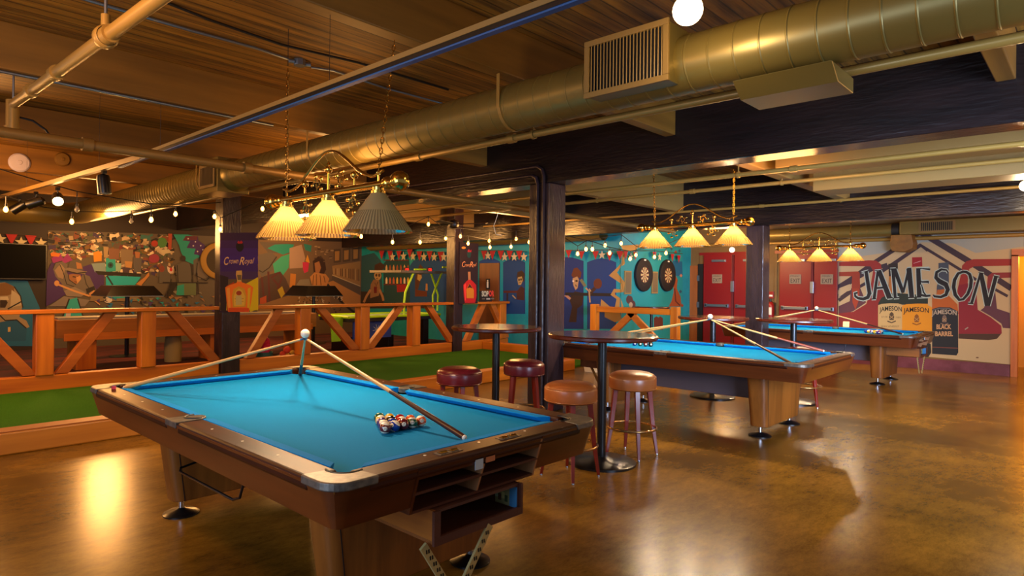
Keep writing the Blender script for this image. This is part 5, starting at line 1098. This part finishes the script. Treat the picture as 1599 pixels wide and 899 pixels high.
# ---- string lights
def string_light(label, ax, v, att, bulbs):
    """att: points of the cable in photo pixels; bulbs: (x, y of bulb, lit)"""
    r = thing('string_light', label, 'string light', on(att[0][0], att[0][1], ax, v)); o0 = r.location.copy()
    P = [on(x, y, ax, v)-o0 for x, y in att]; MB().tube(P, .007, blackm_m, 6).build('cable', r)
    for x, y, lit in bulbs:
        for (x0, y0), (x1, y1) in zip(att, att[1:]):
            if x0 <= x <= x1: yc = y0+(y1-y0)*(x-x0)/(x1-x0)
        b_ = on(x, y, ax, v)-o0; t_ = on(x, yc, ax, v)-o0; t_ = Vector((b_.x, b_.y, t_.z)); s = .028
        q = MB(); q.lathe([(.002, -s*1.3), (s*.6, -s*1.05), (s, -s*.2), (s*.85, s*.5), (s*.45, s*1.2), (s*.45, s*1.4)], bulb_m if lit else clearglass_m, b_, 12); ob = q.build('bulb', r)
        q = MB(); q.cyl(b_+Vector((0, 0, s*1.3)), b_+Vector((0, 0, s*2.6)), .018, black_m, n=10); q.cyl(b_+Vector((0, 0, s*2.5)), t_ if t_.z > b_.z+s*2.6 else b_+Vector((0, 0, s*2.7)), .006, black_m, n=6); q.build('socket', ob)
string_light('string light dipping from the far track to the duct, with one clear unlit bulb', 'y', 9.0, [(-30, 258), (0, 264), (70, 285), (121, 299), (180, 309), (234, 318), (300, 319), (345, 316)], [(120, 327, 0), (236, 343, 1)])
string_light('string light of warm bulbs in front of the left street-art painting', 'y', 9.8, [(-20, 305), (10, 306), (60, 322), (112, 330), (160, 331), (205, 329), (274, 322), (335, 328), (345, 340), (410, 312), (430, 310)], [(9, 327, 1), (112, 346, 1), (205, 345, 0), (274, 334, 1), (335, 338, 1), (344, 358, 1), (410, 326, 1)])
string_light('string light of warm bulbs behind the nearest lamp', 'y', 9.0, [(540, 352), (564, 352), (613, 364), (669, 338), (696, 358), (719, 356), (764, 362), (806, 360), (830, 366)], [(564, 369, 1), (613, 378, 1), (669, 350, 1), (696, 372, 1), (719, 369, 1), (764, 376, 1), (806, 373, 1)])
string_light('string light of warm bulbs in front of the restroom door', 'y', 8.8, [(640, 360), (656, 362), (700, 370), (731, 368), (765, 375), (798, 374), (826, 368), (835, 366)], [(656, 378, 1), (731, 380, 1), (765, 386, 1), (798, 385, 1), (826, 378, 1)])
string_light('string light of warm bulbs right of the near column', 'y', 6.6, [(880, 370), (902, 384), (915, 376), (945, 370), (970, 366), (993, 384), (1022, 387), (1045, 378)], [(902, 396, 1), (915, 389, 1), (945, 383, 1), (970, 380, 1), (993, 398, 1), (1022, 401, 1)])
string_light('string light of warm bulbs above the dartboards', 'y', 6.3, [(885, 368), (925, 377), (952, 386), (984, 392), (1040, 382), (1062, 372)], [(925, 389, 1), (952, 395, 1), (984, 404, 1), (1040, 395, 1)])
c = on(1143, 390, 'x', 12.6); r = thing('globe_light', 'bright bare bulb in front of the red exit doors', 'ceiling light', c); MB().ball((0, 0, 0), .05, globe_m, 20).build('bulb', r); MB().cyl((0, 0, .045), (0, 0, ZC-c.z), .008, black_m).build('drop_rod', r); GL2 = c

# ================================================================== BEYOND THE FENCE
# shuffleboard table
sh = thing('shuffleboard_table', 'long pine shuffleboard table with a pale grey playing board behind the fence', 'shuffleboard table', (2.6, 11.9, 0))
pm = pine_m['x']
MB().span((.05, .14, .83), (4.65, .62, .87), flat('8f8a80', .3)).build('playing_board', sh); MB().span((0, .0, .55), (4.7, .05, .84), W('shuffle_side', '#7d4a12', '#a86a20', 'x', 3, .45)).build('side_panel', sh, .004); MB().span((0, .72, .55), (4.7, .77, .84), pm).build('side_panel', sh, .004)
MB().span((0, .05, .55), (.05, .72, .84), pm).build('end_panel', sh); MB().span((4.65, .05, .55), (4.7, .72, .84), pm).build('end_panel', sh); MB().span((.05, .05, .56), (4.65, .72, .6), blackm_m).build('gutter_bed', sh); q = MB(); q.span((.1, -.03, .5), (4.6, .02, .62), pm); q.build('lower_rail', sh, .006)
for x in (.3, 2.5, 4.3): MB().span((x, .1, 0), (x+.3, .65, .55), pine_m['z']).build('leg', sh, .01)
MB().lathe([(.14, 0), (.15, .3), (.12, .545)], flat('9a8a5a'), (1.9, .3, 0), 20, capped=True).build('leg', sh)
# hooded black bar tables
def hood_table(px, label, Y, z0=None):
    c = on(px, 450, 'y', Y); z0 = on(px, 462, 'y', Y-.55).z; zt = on(px, 446, 'y', Y-.3).z; T = thing('bar_table', label, 'bar table', (c.x, Y, 0), 0, 'black square bar tables behind the fence')
    q = MB(); a, b = .5, .36; q.prism([(-a, -a), (a, -a), (a, a), (-a, a)], z0, zt, black_m, top=[(-b, -b), (b, -b), (b, b), (-b, b)]); q.span((-a, -a, z0-.012), (a, a, z0), steel_m); q.build('table_top', T)
    MB().cyl((0, 0, .02), (0, 0, z0-.01), .04, black_m).build('post', T); MB().lathe([(.3, 0), (.3, .02), (.05, .04), (.002, .04)], black_m, n=32).build('base_disc', T)
hood_table(199, 'black-topped square bar table in front of the pool player painting', 13.6); hood_table(490, 'black-topped square bar table in front of the woman painting', 13.6); 
B5 = dup(B1, 'small round bar table in front of the dartboards', (11.4, 6.35, 0), group='round bar tables'); B5.scale = (.75, .75, 1.0)
# air hockey table
ah = thing('air_hockey_table', 'air hockey table with lime green tubes and a red-digit scoreboard', 'game table', (9.0, 11.2, 0)); AY = 11.2; A0 = Vector((9.0, 11.2, 0))
def AP(x, y, Y=11.2): return on(x, y, 'y', Y)-A0
lime = M('lime_tube', '#b6f01a', .35); lz = AP(650, 492).z
MB().span((-1.35, -.0, lz-.1), (1.2, 1.15, lz-.02), flat('1a1c28')).build('cabinet', ah, .01)
MB().span((-1.32, .05, lz-.02), (1.17, 1.1, lz-.005), M('white_play_bed', '#b8dcd8', .2)).build('playing_surface', ah)
for y in (.0, 1.12): MB().cyl((-1.36, y, lz), (1.2, y, lz), .028, lime).build('edge_tube', ah)
for x in (-1.36, 1.2): MB().cyl((x, 0, lz), (x, 1.12, lz), .028, lime).build('edge_tube', ah)
q = MB(); q.span((-1.2, .06, .3), (-.2, .1, lz-.1), flat('#1f3f96')); o = q.build('star_panel', ah)
for k, (x, z) in enumerate(((-1.0, .55), (-.6, .48), (-.35, .58))):
    q = MB(); 
    for a in range(4): dx, dz = .11*math.cos(a*PI/4+.2), .11*math.sin(a*PI/4+.2); q.bar((x-dx, .056, z-dz), (x+dx, .056, z+dz), .006, .012, flat(('#c8a8c8', '#c8d8c8', '#b8a0d8')[k]), up=(0, 1, 0))
    q.build('star_burst', o)
for x in (-1.2, -.1, .95): MB().span((x, .3, .0), (x+.16, .9, .32 if x < .9 else lz-.1), black_m).build('leg', ah, .01)
q = MB(); q.prism([(-1.62, lz-.5), (-1.42, lz-.5), (-1.36, lz+.0), (-1.66, lz+.0)], .2, .24, flat('#86c818'), 'y'); q.build('end_shield', ah)
for pts, Y in (([(631, 492), (631, 472), (633, 456), (645, 427)], 11.2), ([(683, 485), (684, 460), (673, 426)], 12.3), ([(677, 488), (676, 461), (689.5, 426)], 11.2)):
    MB().tube([AP(x, y, Y) for x, y in pts], .026, lime, 10).build('support_tube', ah)
q = MB(); a_, b_ = AP(625, 423), AP(708, 427.5); q.span((a_.x, -.02, b_.z), (b_.x, 1.15, a_.z+.02), flat('7a7466', .4)); o = q.build('scoreboard', ah, .006)
q = MB(); q.cyl(AP(647, 420.5), AP(665, 420.5), .02, lime); q.build('top_tube', o); q = MB(); q.cyl(AP(691, 417), AP(707, 417), .02, lime); q.build('top_tube', o)
for px in (635, 671):
    c = AP(px, 421); q = MB(); q.span((c.x-.07, -.01, c.z-.05), (c.x+.07, .03, c.z+.05), flat('3a0a0a')); d_ = q.build('digit_display', o); q = MB(); vs, fs = text_poly('00'); mx = max(v[0] for v in vs); k = .1/mx; q.add([(c.x-.05+a*k, -.012, c.z-.035+b*k) for a, b in vs], fs, glow('red_digits', '#ff2a1a', 3.)); q.build('digits', d_)
# toys on the floor behind the fence rail
tb_ = on(412, 556, 'y', 10.45); tb_.z = .012; t_ = thing('toy_tub', 'green tub with a pink plush bundle behind the fence rail', 'tub', tb_)
MB().lathe([(.002, .0), (.13, 0), (.16, .26), (.15, .26), (.12, .02), (.002, .02)], flat('#1c5a50', .4), n=24).build('tub', t_)
q = MB(); rr = random.Random(5)
for k in range(16): a = rr.uniform(0, 6.28); z = .26+.3*k/16; R = .11*(1-k/20); q.ball((R*.6*math.cos(a), R*.6*math.sin(a), z), .065, flat('#c01848'), 10)
q.build('plush_bundle', t_); MB().ball((-.13, .04, .36), .07, flat('#2a2a6a'), 12, (.6, 1, 1.6)).build('blue_bundle', t_)
tb_ = on(455, 552, 'y', 10.45); tb_.z = .012; q = MB()
for k in range(12): q.ball((rr.uniform(-.2, .25), rr.uniform(-.08, .08), .16+rr.uniform(0, .12)), .06, flat(('#c83a1a', '#c8a030', '#3a1a1a')[0 if k < 5 else 1 if k < 10 else 2]), 8)
q.span((-.24, -.1, 0), (.28, .1, .17), blackm_m); o = q.build('shoe_box', loc=tb_); tag(o, 'box of red and yellow bits beside the green tub', 'box')
tag(MB().tube([on(x, y, 'y', 7.93) for x, y in ((760, 328), (774, 329), (777, 335), (774, 345), (771, 352), (773, 362), (775, 366), (783, 367))], .007, white_m, 8).build('cable'), 'white curled cable hanging from the ceiling left of the near column', 'cable')

# ================================================================== LIGHT
wd = bpy.data.worlds.new('world'); S.world = wd; wd.use_nodes = True
bg = wd.node_tree.nodes['Background']; bg.inputs['Color'].default_value = (.8, .88, 1, 1); bg.inputs['Strength'].default_value = .22
def area(loc, tgt, sx, sy, power, col):
    l = bpy.data.lights.new('window_and_fill_light', 'AREA'); l.shape = 'RECTANGLE'; l.size = sx; l.size_y = sy; l.energy = power; l.color = lin(col)
    o = bpy.data.objects.new('window_and_fill_light', l); COL.objects.link(o); o.location = loc
    o.rotation_euler = (Vector(tgt)-Vector(loc)).to_track_quat('-Z', 'Y').to_euler(); return o
lamp('POINT', g0-Vector((0, 0, .12)), 14, '#ffdca8', .07)
lamp('POINT', g1-Vector((0, 0, .12)), 40, '#ffdca8', .06)
lamp('POINT', GL2-Vector((.1, 0, .1)), 30, '#ffdca8', .05)
area((-1.9, 2.2, 1.7), (6, 3.2, 1.3), 2.4, 1.8, 80, '#bcd8ff')
wl = area((3.2, -1.95, 1.7), (10.6, 4.1, 1.5), 2.4, 1.8, 140, '#c6dcff'); wl.data.spread = 1.5
wl = area((5.6, -1.95, 1.6), (10.6, 4.1, 1.4), 1.6, 1.6, 55, '#b4d0ff'); wl.data.spread = .9  # extra area light, added nearer to bring blue onto the far column
lamp('SPOT', sc_+Vector((-.03, -.16, -.08)), 60, '#ffc070', .05, spot_size=1.6)
for p, e in (((3.5, 12.5, 2.45), 160), ((7.5, 12.5, 2.5), 150), ((9.3, 8.6, 2.5), 120), ((1., 9.2, 2.5), 120), ((12.8, 5.6, 2.35), 70), ((4., 14.4, 2.4), 110), ((8.5, 14.4, 2.4), 100)):  # warm fill points added without fixtures, in place of ceiling bulbs
    lamp('POINT', p, e, '#ffb666', .3)
for p, e in (((6.0, -1.6, 2.3), 60), ((9.5, -1.2, 2.3), 70), ((-1.4, 6.4, 2.4), 90), ((13.0, .2, 2.2), 45), ((.6, 9.3, 2.75), 50), ((4.6, 7.4, 2.5), 35), ((.2, 3.2, 2.6), 75), ((3.4, 4.9, 2.45), 20), ((7.05, 2.4, 2.55), 30)):  # more fixtureless fill points, added for joists, near column and banner
    lamp('POINT', p, e, '#ffb666', .3)
lamp('POINT', (15.4, .5, 2.2), 110, '#ffb43c', .2)
S.view_settings.view_transform = 'Standard'; S.view_settings.look = 'None'; S.view_settings.gamma = 1; S.view_settings.use_curve_mapping = False
S.view_settings.exposure = .38
S.cycles.use_denoising = True; S.cycles.max_bounces = 8; S.cycles.sample_clamp_indirect = 6.
